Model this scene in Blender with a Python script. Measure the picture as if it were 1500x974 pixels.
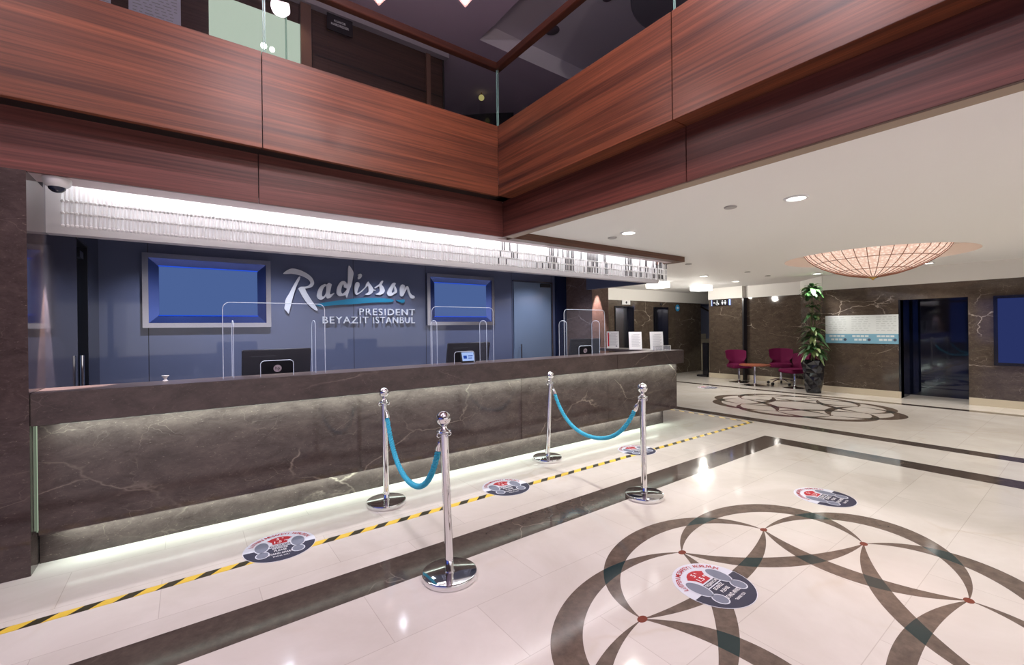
import bpy, bmesh, math, random
from mathutils import Vector, Matrix
R_=math.radians
sc=bpy.context.scene
for _o in list(bpy.data.objects): bpy.data.objects.remove(_o)
# ------------------------------------------------------------------ camera
HC=1.46; FPX=648.0; AY=math.atan2(880,648); ROLL=math.atan(.0125)
cd=bpy.data.cameras.new('camera'); cam=bpy.data.objects.new('camera',cd); sc.collection.objects.link(cam)
cd.sensor_fit='HORIZONTAL'; cd.sensor_width=36; cd.lens=36*FPX/1500
cd.shift_x=0; cd.shift_y=(481.2-487)/1500; cd.clip_start=.05; cd.clip_end=100
fw=Vector((math.cos(AY),math.sin(AY),0)); rt=Vector((math.sin(AY),-math.cos(AY),0)); up=Vector((0,0,1))
m3=Matrix((rt,up,-fw)).transposed()
cam.matrix_world=Matrix.Translation((0,0,HC))@m3.to_4x4()@Matrix.Rotation(-ROLL,4,'Z')
sc.camera=cam
# ------------------------------------------------------------------ view, world
sc.view_settings.view_transform='Standard'; sc.view_settings.look='None'
sc.view_settings.gamma=1; sc.view_settings.use_curve_mapping=False; sc.view_settings.exposure=0.0
w=bpy.data.worlds.new('world'); sc.world=w; w.use_nodes=True
w.node_tree.nodes['Background'].inputs[0].default_value=(.10,.13,.30,1); w.node_tree.nodes['Background'].inputs[1].default_value=.3
# ------------------------------------------------------------------ large lights
def area(name,loc,rot,sx,sy,power,col,spread=180):
    l=bpy.data.lights.new(name,'AREA'); l.shape='RECTANGLE'; l.size=sx; l.size_y=sy; l.energy=power; l.color=col; l.spread=R_(spread)
    o=bpy.data.objects.new(name,l); o.location=loc; o.rotation_euler=[R_(a) for a in rot]; sc.collection.objects.link(o); return o
def point(name,loc,power,col,rad=.05):
    l=bpy.data.lights.new(name,'POINT'); l.energy=power; l.color=col; l.shadow_soft_size=rad
    o=bpy.data.objects.new(name,l); o.location=loc; sc.collection.objects.link(o); return o
def spot(name,loc,power,col,ang=110,blend=.6,rad=.05,rot=(0,0,0)):
    l=bpy.data.lights.new(name,'SPOT'); l.energy=power; l.color=col; l.spot_size=R_(ang); l.spot_blend=blend; l.shadow_soft_size=rad
    o=bpy.data.objects.new(name,l); o.location=loc; o.rotation_euler=[R_(a) for a in rot]; sc.collection.objects.link(o); return o
CW=(1,.95,.88); CP=(1,.88,.96); CG=(.80,1,.88)
for _x in (-1.6,.9): 
    for _y in (-2.2,-.2,1.9): spot('atrium_downlight',(_x,_y,5.15),175,CP,150,.9,.10)
point('gallery_spot_light',(2.15,-.9,4.3),95,(1,.84,.80),.07)
area('trough_light',(2.72,4.24,2.645),(0,0,0),6.7,.16,48,(.97,.98,1))
area('apron_light',(2.68,3.917,.885),(32,0,0),6.7,.025,24,CG)
area('kick_light',(2.55,4.01,.195),(25,0,0),6.4,.03,20,CG)
area('front_fill_light',(4,-6.8,1.4),(90,0,0),13,2.2,90,(1,.96,.95))  # unseen fill added behind the camera to brighten ceiling and walls
area('rod_fill_light',(2.72,4.333,2.60),(-68,0,0),6.7,.05,9,(.97,.98,1))  # extra emitter added behind the rods to make them glow
point('pendant_bulb_light',(.905,2.475,3.52),13,(1,.84,.86),.05); point('pendant_bulb_light',(1.335,2.235,3.55),13,(1,.84,.86),.05); point('pendant_bulb_light',(.6,1.2,4.3),70,(1,.84,.9),.04)
area('ledge_fill_light',(2.72,4.39,2.155),(0,0,0),6.6,.04,48,(1,.93,.95),100)  # fill added under the bulkhead to brighten the ledge top
# light of the upper gallery
spot('gallery_wall_light',(.95,5.05,5.15),12,(1,.75,.6),80,.8,.03,rot=(12,0,0))

# ------------------------------------------------------------------ node helpers
class NT:
    def __init__(s,name):
        s.m=bpy.data.materials.new(name); s.m.use_nodes=True; s.t=s.m.node_tree; s.n=s.t.nodes; s.n.clear()
        s.out=s.n.new('ShaderNodeOutputMaterial')
    def node(s,ty,**k):
        n=s.n.new(ty)
        for a,b in k.items(): setattr(n,a,b)
        return n
    def put(s,sock,v):
        if isinstance(v,bpy.types.NodeSocket): s.t.links.new(v,sock)
        elif v is not None:
            if isinstance(v,(tuple,list)) and len(v)==3 and sock.type=='RGBA': v=tuple(v)+(1,)
            sock.default_value=v
    def math(s,op,a,b=None,c=None,clamp=False):
        n=s.node('ShaderNodeMath',operation=op,use_clamp=clamp)
        s.put(n.inputs[0],a)
        if b is not None: s.put(n.inputs[1],b)
        if c is not None: s.put(n.inputs[2],c)
        return n.outputs[0]
    def pos(s,obj=False):
        if obj: return s.node('ShaderNodeTexCoord').outputs['Object']
        return s.node('ShaderNodeNewGeometry').outputs['Position']
    def mapping(s,v,sc=(1,1,1),loc=(0,0,0),rot=(0,0,0)):
        n=s.node('ShaderNodeMapping'); s.put(n.inputs['Vector'],v); n.inputs['Scale'].default_value=sc; n.inputs['Location'].default_value=loc; n.inputs['Rotation'].default_value=rot
        return n.outputs[0]
    def noise(s,v,scale,detail=4,rough=.55,dist=0,color=False):
        n=s.node('ShaderNodeTexNoise'); s.put(n.inputs['Vector'],v); n.inputs['Scale'].default_value=scale; n.inputs['Detail'].default_value=detail
        n.inputs['Roughness'].default_value=rough; n.inputs['Distortion'].default_value=dist
        return n.outputs['Color' if color else 'Fac']
    def ramp(s,f,stops):
        n=s.node('ShaderNodeValToRGB'); s.put(n.inputs[0],f); e=n.color_ramp.elements
        while len(e)<len(stops): e.new(.5)
        for q,(p,c) in zip(e,stops):
            q.position=p; q.color=(c,c,c,1) if isinstance(c,(int,float)) else tuple(c)+(1,)
        return n.outputs[0]
    def mix(s,f,a,b):
        n=s.node('ShaderNodeMix',data_type='RGBA'); s.put(n.inputs[0],f); s.put(n.inputs[6],a); s.put(n.inputs[7],b); return n.outputs[2]
    def bsdf(s,col,rough=.5,metal=0,spec=.5,**k):
        b=s.node('ShaderNodeBsdfPrincipled'); s.put(b.inputs['Base Color'],col); s.put(b.inputs['Roughness'],rough); s.put(b.inputs['Metallic'],metal)
        s.put(b.inputs['Specular IOR Level'],spec)
        for a,v in k.items(): s.put(b.inputs[a.replace('_',' ')],v)
        return b.outputs[0]
    def done(s,sh): s.t.links.new(sh,s.out.inputs['Surface']); return s.m
def srgb(r,g,b):
    f=lambda c:(c/255)/12.92 if c/255<=.04045 else ((c/255+.055)/1.055)**2.4
    return (f(r),f(g),f(b))
def plain(name,col,rough=.5,metal=0,spec=.5,**k):
    n=NT(name); return n.done(n.bsdf(col,rough,metal,spec,**k))
def emit(name,col,strength=1):
    n=NT(name); e=n.node('ShaderNodeEmission'); n.put(e.inputs[0],col); e.inputs[1].default_value=strength; return n.done(e.outputs[0])
def marble(name,dark,light,vein,scale=1.0,rough=.12,veins=.8,spec=.5,obj=False,st=(.8,.8,1.5)):
    n=NT(name); p=n.mapping(n.pos(obj),st,(0,0,0),(R_(12),R_(28),0))
    w1=n.noise(p,1.6*scale,5,.6,color=True)
    mixv=n.node('ShaderNodeMix',data_type='VECTOR'); mixv.inputs[0].default_value=.28
    n.put(mixv.inputs[4],p); n.put(mixv.inputs[5],w1); q=mixv.outputs[1]
    vo=n.node('ShaderNodeTexVoronoi',feature='DISTANCE_TO_EDGE'); n.put(vo.inputs['Vector'],q); vo.inputs['Scale'].default_value=2.1*scale
    v1=n.ramp(vo.outputs['Distance'],[(0,1),(.005,.5),(.014,0)])
    vo2=n.node('ShaderNodeTexVoronoi',feature='DISTANCE_TO_EDGE'); n.put(vo2.inputs['Vector'],q); vo2.inputs['Scale'].default_value=8*scale
    v2=n.ramp(vo2.outputs['Distance'],[(0,.35),(.015,0)])
    msk=n.ramp(n.noise(p,1.1*scale,3),[(.52,0),(.66,1)]); msk2=n.ramp(n.noise(p,3.1*scale,3),[(.5,0),(.65,1)])
    a=n.math('MULTIPLY',v1,msk); b=n.math('MULTIPLY',v2,msk2); f=n.math('ADD',a,b,clamp=True)
    f=n.math('MULTIPLY',f,veins)
    cl=n.ramp(n.noise(p,7*scale,10,.78,.4),[(.30,0),(.70,1)])
    base=n.mix(cl,dark,light)
    sp=n.ramp(n.noise(p,55*scale,5,.8),[(.60,0),(.78,.6)])
    base=n.mix(sp,base,vein)
    col=n.mix(f,base,vein)
    return n.done(n.bsdf(col,rough,0,spec))
def wood(name,axis,dark,light,rough=.28,sc_=1.0,spec=.5):
    n=NT(name); p=n.pos()
    s={'X':(.16,10,10),'Y':(10,.16,10),'Z':(10,10,.16)}[axis]
    p1=n.mapping(p,tuple(x*sc_ for x in s)); a=n.noise(p1,1.0,7,.66,.0)
    p2=n.mapping(p,tuple(x*5*sc_ for x in s)); b=n.noise(p2,1.2,4,.6)
    f=n.ramp(a,[(.30,0),(.47,.45),(.53,.55),(.70,1)])
    c=n.mix(f,dark,light); g=n.ramp(b,[(.35,.35),(.62,1)])
    mul=n.node('ShaderNodeMix',data_type='RGBA',blend_type='MULTIPLY'); mul.inputs[0].default_value=.75; n.put(mul.inputs[6],c); n.put(mul.inputs[7],g)
    return n.done(n.bsdf(mul.outputs[2],rough,0,spec))
def clear(name,col,alpha,rough=.02,tint=(1,1,1),base='gloss'):
    n=NT(name); t=n.node('ShaderNodeBsdfTransparent'); n.put(t.inputs[0],tint)
    if base=='gloss':
        g=n.node('ShaderNodeBsdfGlossy'); n.put(g.inputs[0],col); g.inputs['Roughness'].default_value=rough; s=g.outputs[0]
    else: s=n.bsdf(col,rough)
    m=n.node('ShaderNodeMixShader'); m.inputs[0].default_value=alpha; n.t.links.new(t.outputs[0],m.inputs[1]); n.t.links.new(s,m.inputs[2])
    return n.done(m.outputs[0])
# ------------------------------------------------------------------ floor material with the inlays
def floor_mat():
    n=NT('polished_stone_floor'); P=n.pos(); sp=n.node('ShaderNodeSeparateXYZ'); n.put(sp.inputs[0],P); X,Y=sp.outputs[0],sp.outputs[1]
    def rng(v,a,b): return n.math('MULTIPLY',n.math('GREATER_THAN',v,a),n.math('LESS_THAN',v,b))
    # straight dark bands
    b1=n.math('MULTIPLY',rng(Y,2.45,2.745),n.math('LESS_THAN',X,6.16))
    b2=n.math('MULTIPLY',rng(X,5.87,6.16),n.math('LESS_THAN',Y,2.745))
    b3=rng(X,6.97,7.21); b4=rng(X,10.36,10.55)
    band=n.math('ADD',n.math('ADD',b1,b2),n.math('ADD',b3,b4),clamp=True)
    # medallions
    far=n.math('GREATER_THAN',X,6.5)
    def lin(a,b,c): return n.math('ADD',n.math('ADD',n.math('MULTIPLY',X,a),n.math('MULTIPLY',Y,b)),c)
    ma=Matrix(((1.051,.006),(.060,.729))).inverted(); cx,cy=2.56,.932
    u1=lin(ma[0][0],ma[0][1],-(ma[0][0]*cx+ma[0][1]*cy)); v1=lin(ma[1][0],ma[1][1],-(ma[1][0]*cx+ma[1][1]*cy))
    u2=lin(1/.87,0,-8.95/.87); v2=lin(0,1/1.0,-3.4)
    def sel(a,b): return n.math('ADD',n.math('MULTIPLY',a,n.math('SUBTRACT',1,far)),n.math('MULTIPLY',b,far))
    cb=n.node('ShaderNodeCombineXYZ'); n.put(cb.inputs[0],sel(u1,u2)); n.put(cb.inputs[1],sel(v1,v2)); uv=cb.outputs[0]
    def disc(c,r):
        d=n.node('ShaderNodeVectorMath',operation='DISTANCE'); n.put(d.inputs[0],uv); d.inputs[1].default_value=(c[0],c[1],0)
        return n.math('LESS_THAN',d.outputs['Value'],r)
    tot=None; dots=None
    for k in range(8):
        a=k*math.pi/4; dr=(math.cos(a),math.sin(a))
        for (c1,r1,c2,r2) in ((.797,.713,.624,.712),(1.552,1.102,2.58,2.0)):
            l=n.math('SUBTRACT',disc((dr[0]*c1,dr[1]*c1),r1),disc((dr[0]*c2,dr[1]*c2),r2),clamp=True)
            tot=l if tot is None else n.math('ADD',tot,l)
        d=disc(dr,.03); dots=d if dots is None else n.math('ADD',dots,d)
    one=n.math('GREATER_THAN',tot,.5); two=n.math('GREATER_THAN',tot,1.5)
    # stones
    c0=n.noise(P,1.3,6,.62,.5); cream=n.mix(n.ramp(c0,[(.3,0),(.7,1)]),(.56,.52,.47),(.68,.645,.605))
    wv=n.noise(P,1.0,4,.6,color=True); mv=n.node('ShaderNodeMix',data_type='VECTOR'); mv.inputs[0].default_value=.4; n.put(mv.inputs[4],P); n.put(mv.inputs[5],wv)
    vo=n.node('ShaderNodeTexVoronoi',feature='DISTANCE_TO_EDGE'); n.put(vo.inputs['Vector'],mv.outputs[1]); vo.inputs['Scale'].default_value=1.7
    vein=n.math('MULTIPLY',n.ramp(vo.outputs['Distance'],[(0,.35),(.03,0)]),n.ramp(n.noise(P,1.2,2),[(.5,0),(.65,1)]))
    cream=n.mix(vein,cream,(.52,.44,.34))
    br=n.node('ShaderNodeTexBrick'); n.put(br.inputs['Vector'],n.mapping(P,(1,1,1),(.13,.25,0))); br.offset=.5
    br.inputs['Scale'].default_value=1; br.inputs['Mortar Size'].default_value=.0022; br.inputs['Brick Width'].default_value=.9; br.inputs['Row Height'].default_value=.45
    br.inputs['Color1'].default_value=(1,1,1,1); br.inputs['Color2'].default_value=(.93,.93,.93,1); br.inputs['Mortar'].default_value=(.72,.7,.68,1); br.inputs['Mortar Smooth'].default_value=.3
    ml=n.node('ShaderNodeMix',data_type='RGBA',blend_type='MULTIPLY'); ml.inputs[0].default_value=.8; n.put(ml.inputs[6],cream); n.put(ml.inputs[7],br.outputs['Color'])
    cream=ml.outputs[2]
    nb=n.noise(P,14,8,.7)
    brown=n.mix(n.ramp(nb,[(.35,0),(.7,1)]),(.085,.062,.05),(.16,.12,.095)); bandc=n.mix(n.ramp(nb,[(.35,0),(.7,1)]),(.055,.042,.036),(.095,.073,.062))
    vo3=n.node('ShaderNodeTexVoronoi',feature='DISTANCE_TO_EDGE'); n.put(vo3.inputs['Vector'],mv.outputs[1]); vo3.inputs['Scale'].default_value=2.4
    bandc=n.mix(n.math('MULTIPLY',n.ramp(vo3.outputs['Distance'],[(0,.4),(.008,0)]),n.ramp(n.noise(P,2.2,2),[(.5,0),(.6,1)])),bandc,(.4,.33,.28))
    col=n.mix(band,cream,bandc); col=n.mix(one,col,brown); col=n.mix(two,col,(.012,.028,.03)); col=n.mix(dots,col,(.16,.035,.022))
    rg=n.ramp(n.noise(P,5,4),[(.3,.07),(.8,.12)])
    return n.done(n.bsdf(col,rg,0,.5))
# ------------------------------------------------------------------ mesh builder
class MB:
    def __init__(s): s.v=[]; s.f=[]; s.mi=[]; s.sm=[]
    def add(s,vs,fs,mi=0,smooth=False):
        o=len(s.v); s.v+=[tuple(v) for v in vs]; s.f+=[tuple(i+o for i in f) for f in fs]; s.mi+=[mi]*len(fs); s.sm+=[smooth]*len(fs); return s
    def box(s,x0,x1,y0,y1,z0,z1,mi=0,M=None):
        vs=[(x,y,z) for z in (z0,z1) for y in (y0,y1) for x in (x0,x1)]
        if M is not None: vs=[tuple(M@Vector(v)) for v in vs]
        return s.add(vs,[(0,2,3,1),(4,5,7,6),(0,1,5,4),(1,3,7,5),(3,2,6,7),(2,0,4,6)],mi)
    def lathe(s,prof,seg=32,c=(0,0,0),mi=0,smooth=True,axis=None,cap=True):
        vs=[];fs=[]
        for r,z in prof:
            for k in range(seg):
                a=2*math.pi*k/seg; vs.append((r*math.cos(a),r*math.sin(a),z))
        for i in range(len(prof)-1):
            for k in range(seg):
                k2=(k+1)%seg; fs.append((i*seg+k,i*seg+k2,(i+1)*seg+k2,(i+1)*seg+k))
        if cap:
            if prof[0][0]>1e-5: fs.append(tuple(range(seg))[::-1])
            if prof[-1][0]>1e-5: fs.append(tuple((len(prof)-1)*seg+k for k in range(seg)))
        M=Matrix.Translation(c)
        if axis is not None: M=M@Vector((0,0,1)).rotation_difference(Vector(axis)).to_matrix().to_4x4()
        return s.add([tuple(M@Vector(v)) for v in vs],fs,mi,smooth)
    def cyl(s,a,b,r,r2=None,seg=16,mi=0,smooth=True):
        a=Vector(a);b=Vector(b);L=(b-a).length
        return s.lathe([(r,0),(r if r2 is None else r2,L)],seg,a,mi,smooth,(b-a).normalized())
    def sphere(s,c,r,seg=24,rings=12,mi=0,sz=1):
        pr=[(max(1e-6,r*math.sin(math.pi*i/rings)),-r*sz*math.cos(math.pi*i/rings)) for i in range(rings+1)]
        return s.lathe(pr,seg,c,mi,True,cap=False)
    def tube(s,pts,r,seg=10,mi=0,closed=False,rf=None):
        pts=[Vector(p) for p in pts]; n=len(pts); vs=[];fs=[]; prev=None
        for i,p in enumerate(pts):
            t=(pts[min(i+1,n-1)]-pts[max(i-1,0)]).normalized()
            if prev is None:
                u=t.orthogonal().normalized()
            else:
                u=(prev-t*prev.dot(t)).normalized()
            prev=u; w_=t.cross(u); rr=r if rf is None else rf(i/(n-1))*r
            for k in range(seg):
                a=2*math.pi*k/seg; vs.append(p+(u*math.cos(a)+w_*math.sin(a))*rr)
        for i in range(n-1):
            for k in range(seg):
                k2=(k+1)%seg; fs.append((i*seg+k,i*seg+k2,(i+1)*seg+k2,(i+1)*seg+k))
        fs.append(tuple(range(seg))[::-1]); fs.append(tuple((n-1)*seg+k for k in range(seg)))
        return s.add(vs,fs,mi,True)
    def prism(s,poly,d,fn,mi=0):
        # poly of 2D points, fn(x,y,t) -> 3D point, t in (0,d)
        n=len(poly); vs=[fn(x,y,0) for x,y in poly]+[fn(x,y,d) for x,y in poly]
        fs=[tuple(range(n))[::-1],tuple(range(n,2*n))]+[(i,(i+1)%n,n+(i+1)%n,n+i) for i in range(n)]
        return s.add(vs,fs,mi)
    def mesh(s,name,mats,bevel=0,segs=2):
        me=bpy.data.meshes.new(name); me.from_pydata(s.v,[],s.f)
        for m in (mats if isinstance(mats,(list,tuple)) else [mats]): me.materials.append(m)
        for p,mi,sm in zip(me.polygons,s.mi,s.sm): p.material_index=mi; p.use_smooth=sm
        bm=bmesh.new(); bm.from_mesh(me); bmesh.ops.recalc_face_normals(bm,faces=bm.faces)
        if bevel>0:
            es=[e for e in bm.edges if len(e.link_faces)==2 and e.calc_face_angle(0)>R_(40)]
            bmesh.ops.bevel(bm,geom=es,offset=bevel,segments=segs,affect='EDGES',clamp_overlap=True)
        bm.to_mesh(me); bm.free(); me.update()
        if any(s.sm) and hasattr(me,'set_sharp_from_angle'): me.set_sharp_from_angle(angle=R_(38))
        return me
def tag(o,label=None,cat=None,group=None,kind=None):
    if label: o['label']=label
    if cat: o['category']=cat
    if group: o['group']=group
    if kind: o['kind']=kind
    return o
def obj(name,mb,mats,parent=None,loc=(0,0,0),rot=(0,0,0),bevel=0,label=None,cat=None,group=None,kind=None):
    me=mb if isinstance(mb,bpy.types.Mesh) else mb.mesh(name,mats,bevel)
    o=bpy.data.objects.new(name,me); sc.collection.objects.link(o); o.location=loc; o.rotation_euler=rot
    if parent: o.parent=parent
    return tag(o,label,cat,group,kind)
def thing(name,label,cat,loc=(0,0,0),rz=0,group=None):
    o=bpy.data.objects.new(name,None); sc.collection.objects.link(o); o.location=loc; o.rotation_euler=(0,0,rz); o.empty_display_size=.1
    return tag(o,label,cat,group)
def kids(o): return [c for c in bpy.data.objects if c.parent==o]
def dup(o,loc=None,rz=None,label=None,parent=None):
    c=o.copy(); sc.collection.objects.link(c); c.parent=parent
    if loc is not None: c.location=loc
    if rz is not None: c.rotation_euler=(0,0,rz)
    if label: c['label']=label
    for k in kids(o): dup(k,parent=c)
    return c
def struct(name,mb,mats,bevel=0,**k): return obj(name,mb,mats,kind='structure',bevel=bevel,**k)
def smooth_loop(pts,n=5,closed=True):
    out=[];m=len(pts)
    for i in range(m):
        p0,p1,p2,p3=[Vector((*pts[(i+j)%m],0)) for j in (-1,0,1,2)]
        for k in range(n):
            t=k/n; q=.5*((2*p1)+(p2-p0)*t+(2*p0-5*p1+4*p2-p3)*t*t+(3*p1-p0-3*p2+p3)*t**3); out.append((q.x,q.y))
    return out
def curve_geo(splines,ext):
    """filled outlines (with holes), extruded; returns verts, faces in local xy with thickness in z"""
    cu=bpy.data.curves.new('tmp','CURVE'); cu.dimensions='2D'; cu.fill_mode='BOTH' if ext>0 else 'FRONT'; cu.extrude=ext
    for pts in splines:
        sp=cu.splines.new('POLY'); sp.points.add(len(pts)-1); sp.use_cyclic_u=True
        for q,p in zip(sp.points,pts): q.co=(p[0],p[1],0,1)
    return _cv(cu)
def _cv(cu):
    o=bpy.data.objects.new('tmp',cu); sc.collection.objects.link(o)
    dg=bpy.context.evaluated_depsgraph_get(); dg.update()
    me=bpy.data.meshes.new_from_object(o.evaluated_get(dg)); vs=[tuple(v.co) for v in me.vertices]; fs=[tuple(p.vertices) for p in me.polygons]
    bpy.data.objects.remove(o); bpy.data.curves.remove(cu); bpy.data.meshes.remove(me)
    seen=set(); out=[]
    for f in fs:
        k=frozenset((round(vs[i][0],5),round(vs[i][1],5),round(vs[i][2],5)) for i in f)
        if k not in seen and len(k)>2: seen.add(k); out.append(f)
    return vs,out
def text_geo(s,w=None,h=None,ext=.0,align='CENTER',space=1.0,off=0):
    cu=bpy.data.curves.new('tmp','FONT'); cu.body=s; cu.size=1; cu.extrude=ext; cu.space_character=space; cu.offset=off; cu.resolution_u=3
    vs,fs=_cv(cu)
    xs=[v[0] for v in vs]; ys=[v[1] for v in vs]; x0,x1,y0,y1=min(xs),max(xs),min(ys),max(ys)
    sy=h/(y1-y0) if h else None; sx=w/(x1-x0) if w else sy
    if sy is None: sy=sx
    ox={'CENTER':(x0+x1)/2,'LEFT':x0}[align]
    return [((v[0]-ox)*sx,(v[1]-(y0+y1)/2)*sy,v[2]) for v in vs],fs
# ------------------------------------------------------------------ materials
M_floor=floor_mat()
M_marb=marble('dark_brown_marble',(.032,.022,.022),(.092,.067,.063),(.36,.29,.25),.9,.07,.55)
M_marbt=marble('honed_countertop_marble',(.032,.022,.022),(.092,.067,.063),(.36,.29,.25),.9,.30,.5)
M_marbw=marble('lobby_wall_marble',(.050,.037,.028),(.105,.080,.061),(.60,.53,.45),1.1,.06,.95)
M_marbp=marble('pillar_marble',(.10,.062,.052),(.20,.13,.11),(.6,.48,.42),1.3,.16,.8)
M_woodX=wood('mahogany_veneer_long','X',(.045,.011,.007),(.31,.092,.040),.38)
M_woodY=wood('mahogany_veneer_cross','Y',(.045,.011,.007),(.31,.092,.040),.38)
M_wlowX=wood('mahogany_lower_long','X',(.085,.024,.020),(.24,.075,.058),.42)
M_wlowY=wood('mahogany_lower_cross','Y',(.065,.017,.013),(.21,.062,.044),.42)
M_wdark=wood('dark_walnut_panel','X',(.03,.014,.01),(.10,.05,.036))
M_slab=wood('walnut_canopy_edge','X',(.09,.035,.018),(.17,.07,.04),.4)
M_black=plain('black_recess',(.01,.008,.008),.5)
M_white=plain('white_ceiling_paint',(.82,.81,.79),.75)
M_frieze=plain('pale_plaster_frieze',(.70,.68,.64),.6)
M_soffit=plain('pale_soffit',(.55,.46,.47),.5)
M_tan=plain('tan_beam_soffit',(.30,.22,.16),.5)
M_bulk=plain('white_bulkhead_panel',(.50,.47,.475),.5)
M_bglass=plain('slate_blue_back_painted_glass',(.135,.155,.25),.05,0,.6)
M_bglass2=plain('slate_blue_glass_door',(.20,.26,.37),.10,0,.6)
M_base=plain('cream_stone_skirting',(.62,.55,.42),.25)
M_purp=plain('gallery_ceiling_paint',(.30,.24,.29),.8)
M_purp2=plain('gallery_ceiling_lower',(.52,.42,.52),.8)
M_chrome=plain('polished_chrome',(.82,.82,.84),.06,1)
M_steel=plain('brushed_steel',(.45,.46,.52),.25,1)
M_frame=plain('brushed_screen_frame',(.55,.56,.66),.22,1)
M_blk=plain('black_plastic',(.012,.012,.016),.3)
M_blkg=plain('black_gloss',(.010,.010,.014),.12,0,.6)
M_wht=plain('white_plastic',(.75,.75,.75),.4)
M_grey=plain('dark_grey_cover',(.07,.07,.08),.5)
M_rope=plain('turquoise_rope',(.04,.42,.62),.55,0,.4)
M_lens=plain('dark_lens',(.01,.015,.04),.05)
M_print=plain('grey_print_ink',(.32,.33,.36),.6)
M_paper=plain('white_paper',(.92,.92,.92),.5)
M_red=plain('red_print',(.62,.02,.04),.4)
M_ceram=emit('downlight_lens',(1,.97,.92),9)
M_lampbox=emit('ceiling_lamp_glow',(1,.97,.9),5)
M_acr=clear('clear_acrylic_sheet',(.55,.62,.8),.035,.5,(.97,.98,1),'diff')
M_acre=clear('bright_acrylic_edge',(.8,.88,1),.6,.3,(.9,.95,1),'diff')
M_glass=clear('balustrade_glass',(1,1,1),.014,.01,(.93,.98,.95))
M_glasse=plain('glass_edge_green',(.25,.45,.4),.2)
def rod_mat():
    n=NT('crystal_rod'); t=n.node('ShaderNodeBsdfTransparent'); tr=n.node('ShaderNodeBsdfTranslucent'); n.put(tr.inputs[0],(.98,.98,1)); g=n.bsdf((.95,.96,.98),.15)
    a=n.node('ShaderNodeMixShader'); a.inputs[0].default_value=.25; n.t.links.new(tr.outputs[0],a.inputs[1]); n.t.links.new(g,a.inputs[2])
    b=n.node('ShaderNodeMixShader'); b.inputs[0].default_value=.6; n.t.links.new(t.outputs[0],b.inputs[1]); n.t.links.new(a.outputs[0],b.inputs[2])
    return n.done(b.outputs[0])
M_rod=rod_mat()
M_rodrefl=plain('rod_dark_reflection',(.05,.05,.055),.2)  # black reflections in the curtain, put in as dark rod segments
M_rodj=plain('rod_joint',(.8,.8,.8),.3)
M_dglass=plain('dark_entrance_glass',(.006,.008,.02),.04,0,.8)
M_scr=emit('blue_screen',srgb(75,98,150),1)
M_scr2=emit('deep_blue_screen',srgb(40,50,98),1)
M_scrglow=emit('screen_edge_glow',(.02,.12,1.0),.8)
M_pos_b=plain('poster_blue',(.17,.36,.48),.5)
M_navy=plain('sticker_navy',(.014,.013,.042),.6)
M_stw=plain('sticker_white',(.56,.58,.66),.6)
M_stg=plain('sticker_grey',(.15,.165,.225),.6)
M_str=plain('sticker_red',(.38,.004,.015),.6)
M_stp=plain('sticker_text_white',(.8,.8,.84),.35)
M_logo=plain('white_lettering',(.9,.91,.97),.5)
M_teal=plain('teal_swoosh',(.02,.25,.42),.35)
M_velvet=plain('plum_velvet',(.105,.003,.038),.8,0,.2)
M_seatw=plain('reddish_table_top',(.22,.06,.03),.3)
M_leaf=plain('green_leaf',(.022,.085,.018),.5)
M_leafl=plain('pale_green_leaf',(.20,.28,.10),.5)
M_stem=plain('plant_stem',(.10,.12,.04),.6)
M_sage=emit('backlit_panel',(.66,.75,.64),.7)
M_brass=plain('brass',(.45,.28,.08),.25,1)
def tape_mat():
    n=NT('yellow_black_tape'); p=n.pos(); sp=n.node('ShaderNodeSeparateXYZ'); n.put(sp.inputs[0],p)
    t=n.math('DIVIDE',n.math('SUBTRACT',n.math('ADD',sp.outputs[0],sp.outputs[1]),n.math('MULTIPLY',sp.outputs[1],2)),.178)
    f=n.math('LESS_THAN',n.math('FRACT',n.math('ADD',t,40)),.46)
    return n.done(n.bsdf(n.mix(f,(.72,.50,.06),(.03,.025,.012)),.35))
M_tape=tape_mat()
def dome_mat():
    n=NT('crystal_dome_glow'); p=n.pos(True); v=n.node('ShaderNodeTexVoronoi'); n.put(v.inputs['Vector'],p); v.inputs['Scale'].default_value=26
    c=n.mix(n.ramp(v.outputs['Distance'],[(.0,0),(.6,1)]),(1,.86,.74),(.80,.52,.40)); e=n.node('ShaderNodeEmission'); n.put(e.inputs[0],c); e.inputs[1].default_value=1.12
    return n.done(e.outputs[0])
M_dome=dome_mat()

# ------------------------------------------------------------------ setting
XL,XR,YF,YB=-7.0,11.25,-7.0,6.6
struct('floor',MB().box(XL-.2,15.2,YF-.2,9.2,-.1,0),M_floor)
# lobby ceiling, with the round recess of the dome
DC=(8.82,2.26); RR=1.2
cz=2.53
me=MB(); N=64
ring=[(DC[0]+RR*math.cos(2*math.pi*k/N),DC[1]+RR*math.sin(2*math.pi*k/N)) for k in range(N)]
sq=[]
for x,y in ring:
    dx,dy=x-DC[0],y-DC[1]; s_=1.6/max(abs(dx),abs(dy)); sq.append((DC[0]+dx*s_,DC[1]+dy*s_))
me.add([(x,y,cz) for x,y in ring]+[(x,y,cz) for x,y in sq],[(k,(k+1)%N,N+(k+1)%N,N+k) for k in range(N)])
x0,x1,y0,y1=DC[0]-1.6,DC[0]+1.6,DC[1]-1.6,DC[1]+1.6
for a,b,c,d in ((2.88,6.19,YF,3.95),(6.19,x0,YF,9),(x1,15,YF,9),(x0,x1,YF,y0),(x0,x1,y1,9),):
    me.add([(a,c,cz),(b,c,cz),(b,d,cz),(a,d,cz)],[(0,1,2,3)])
struct('ceiling',me,M_white)
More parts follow.
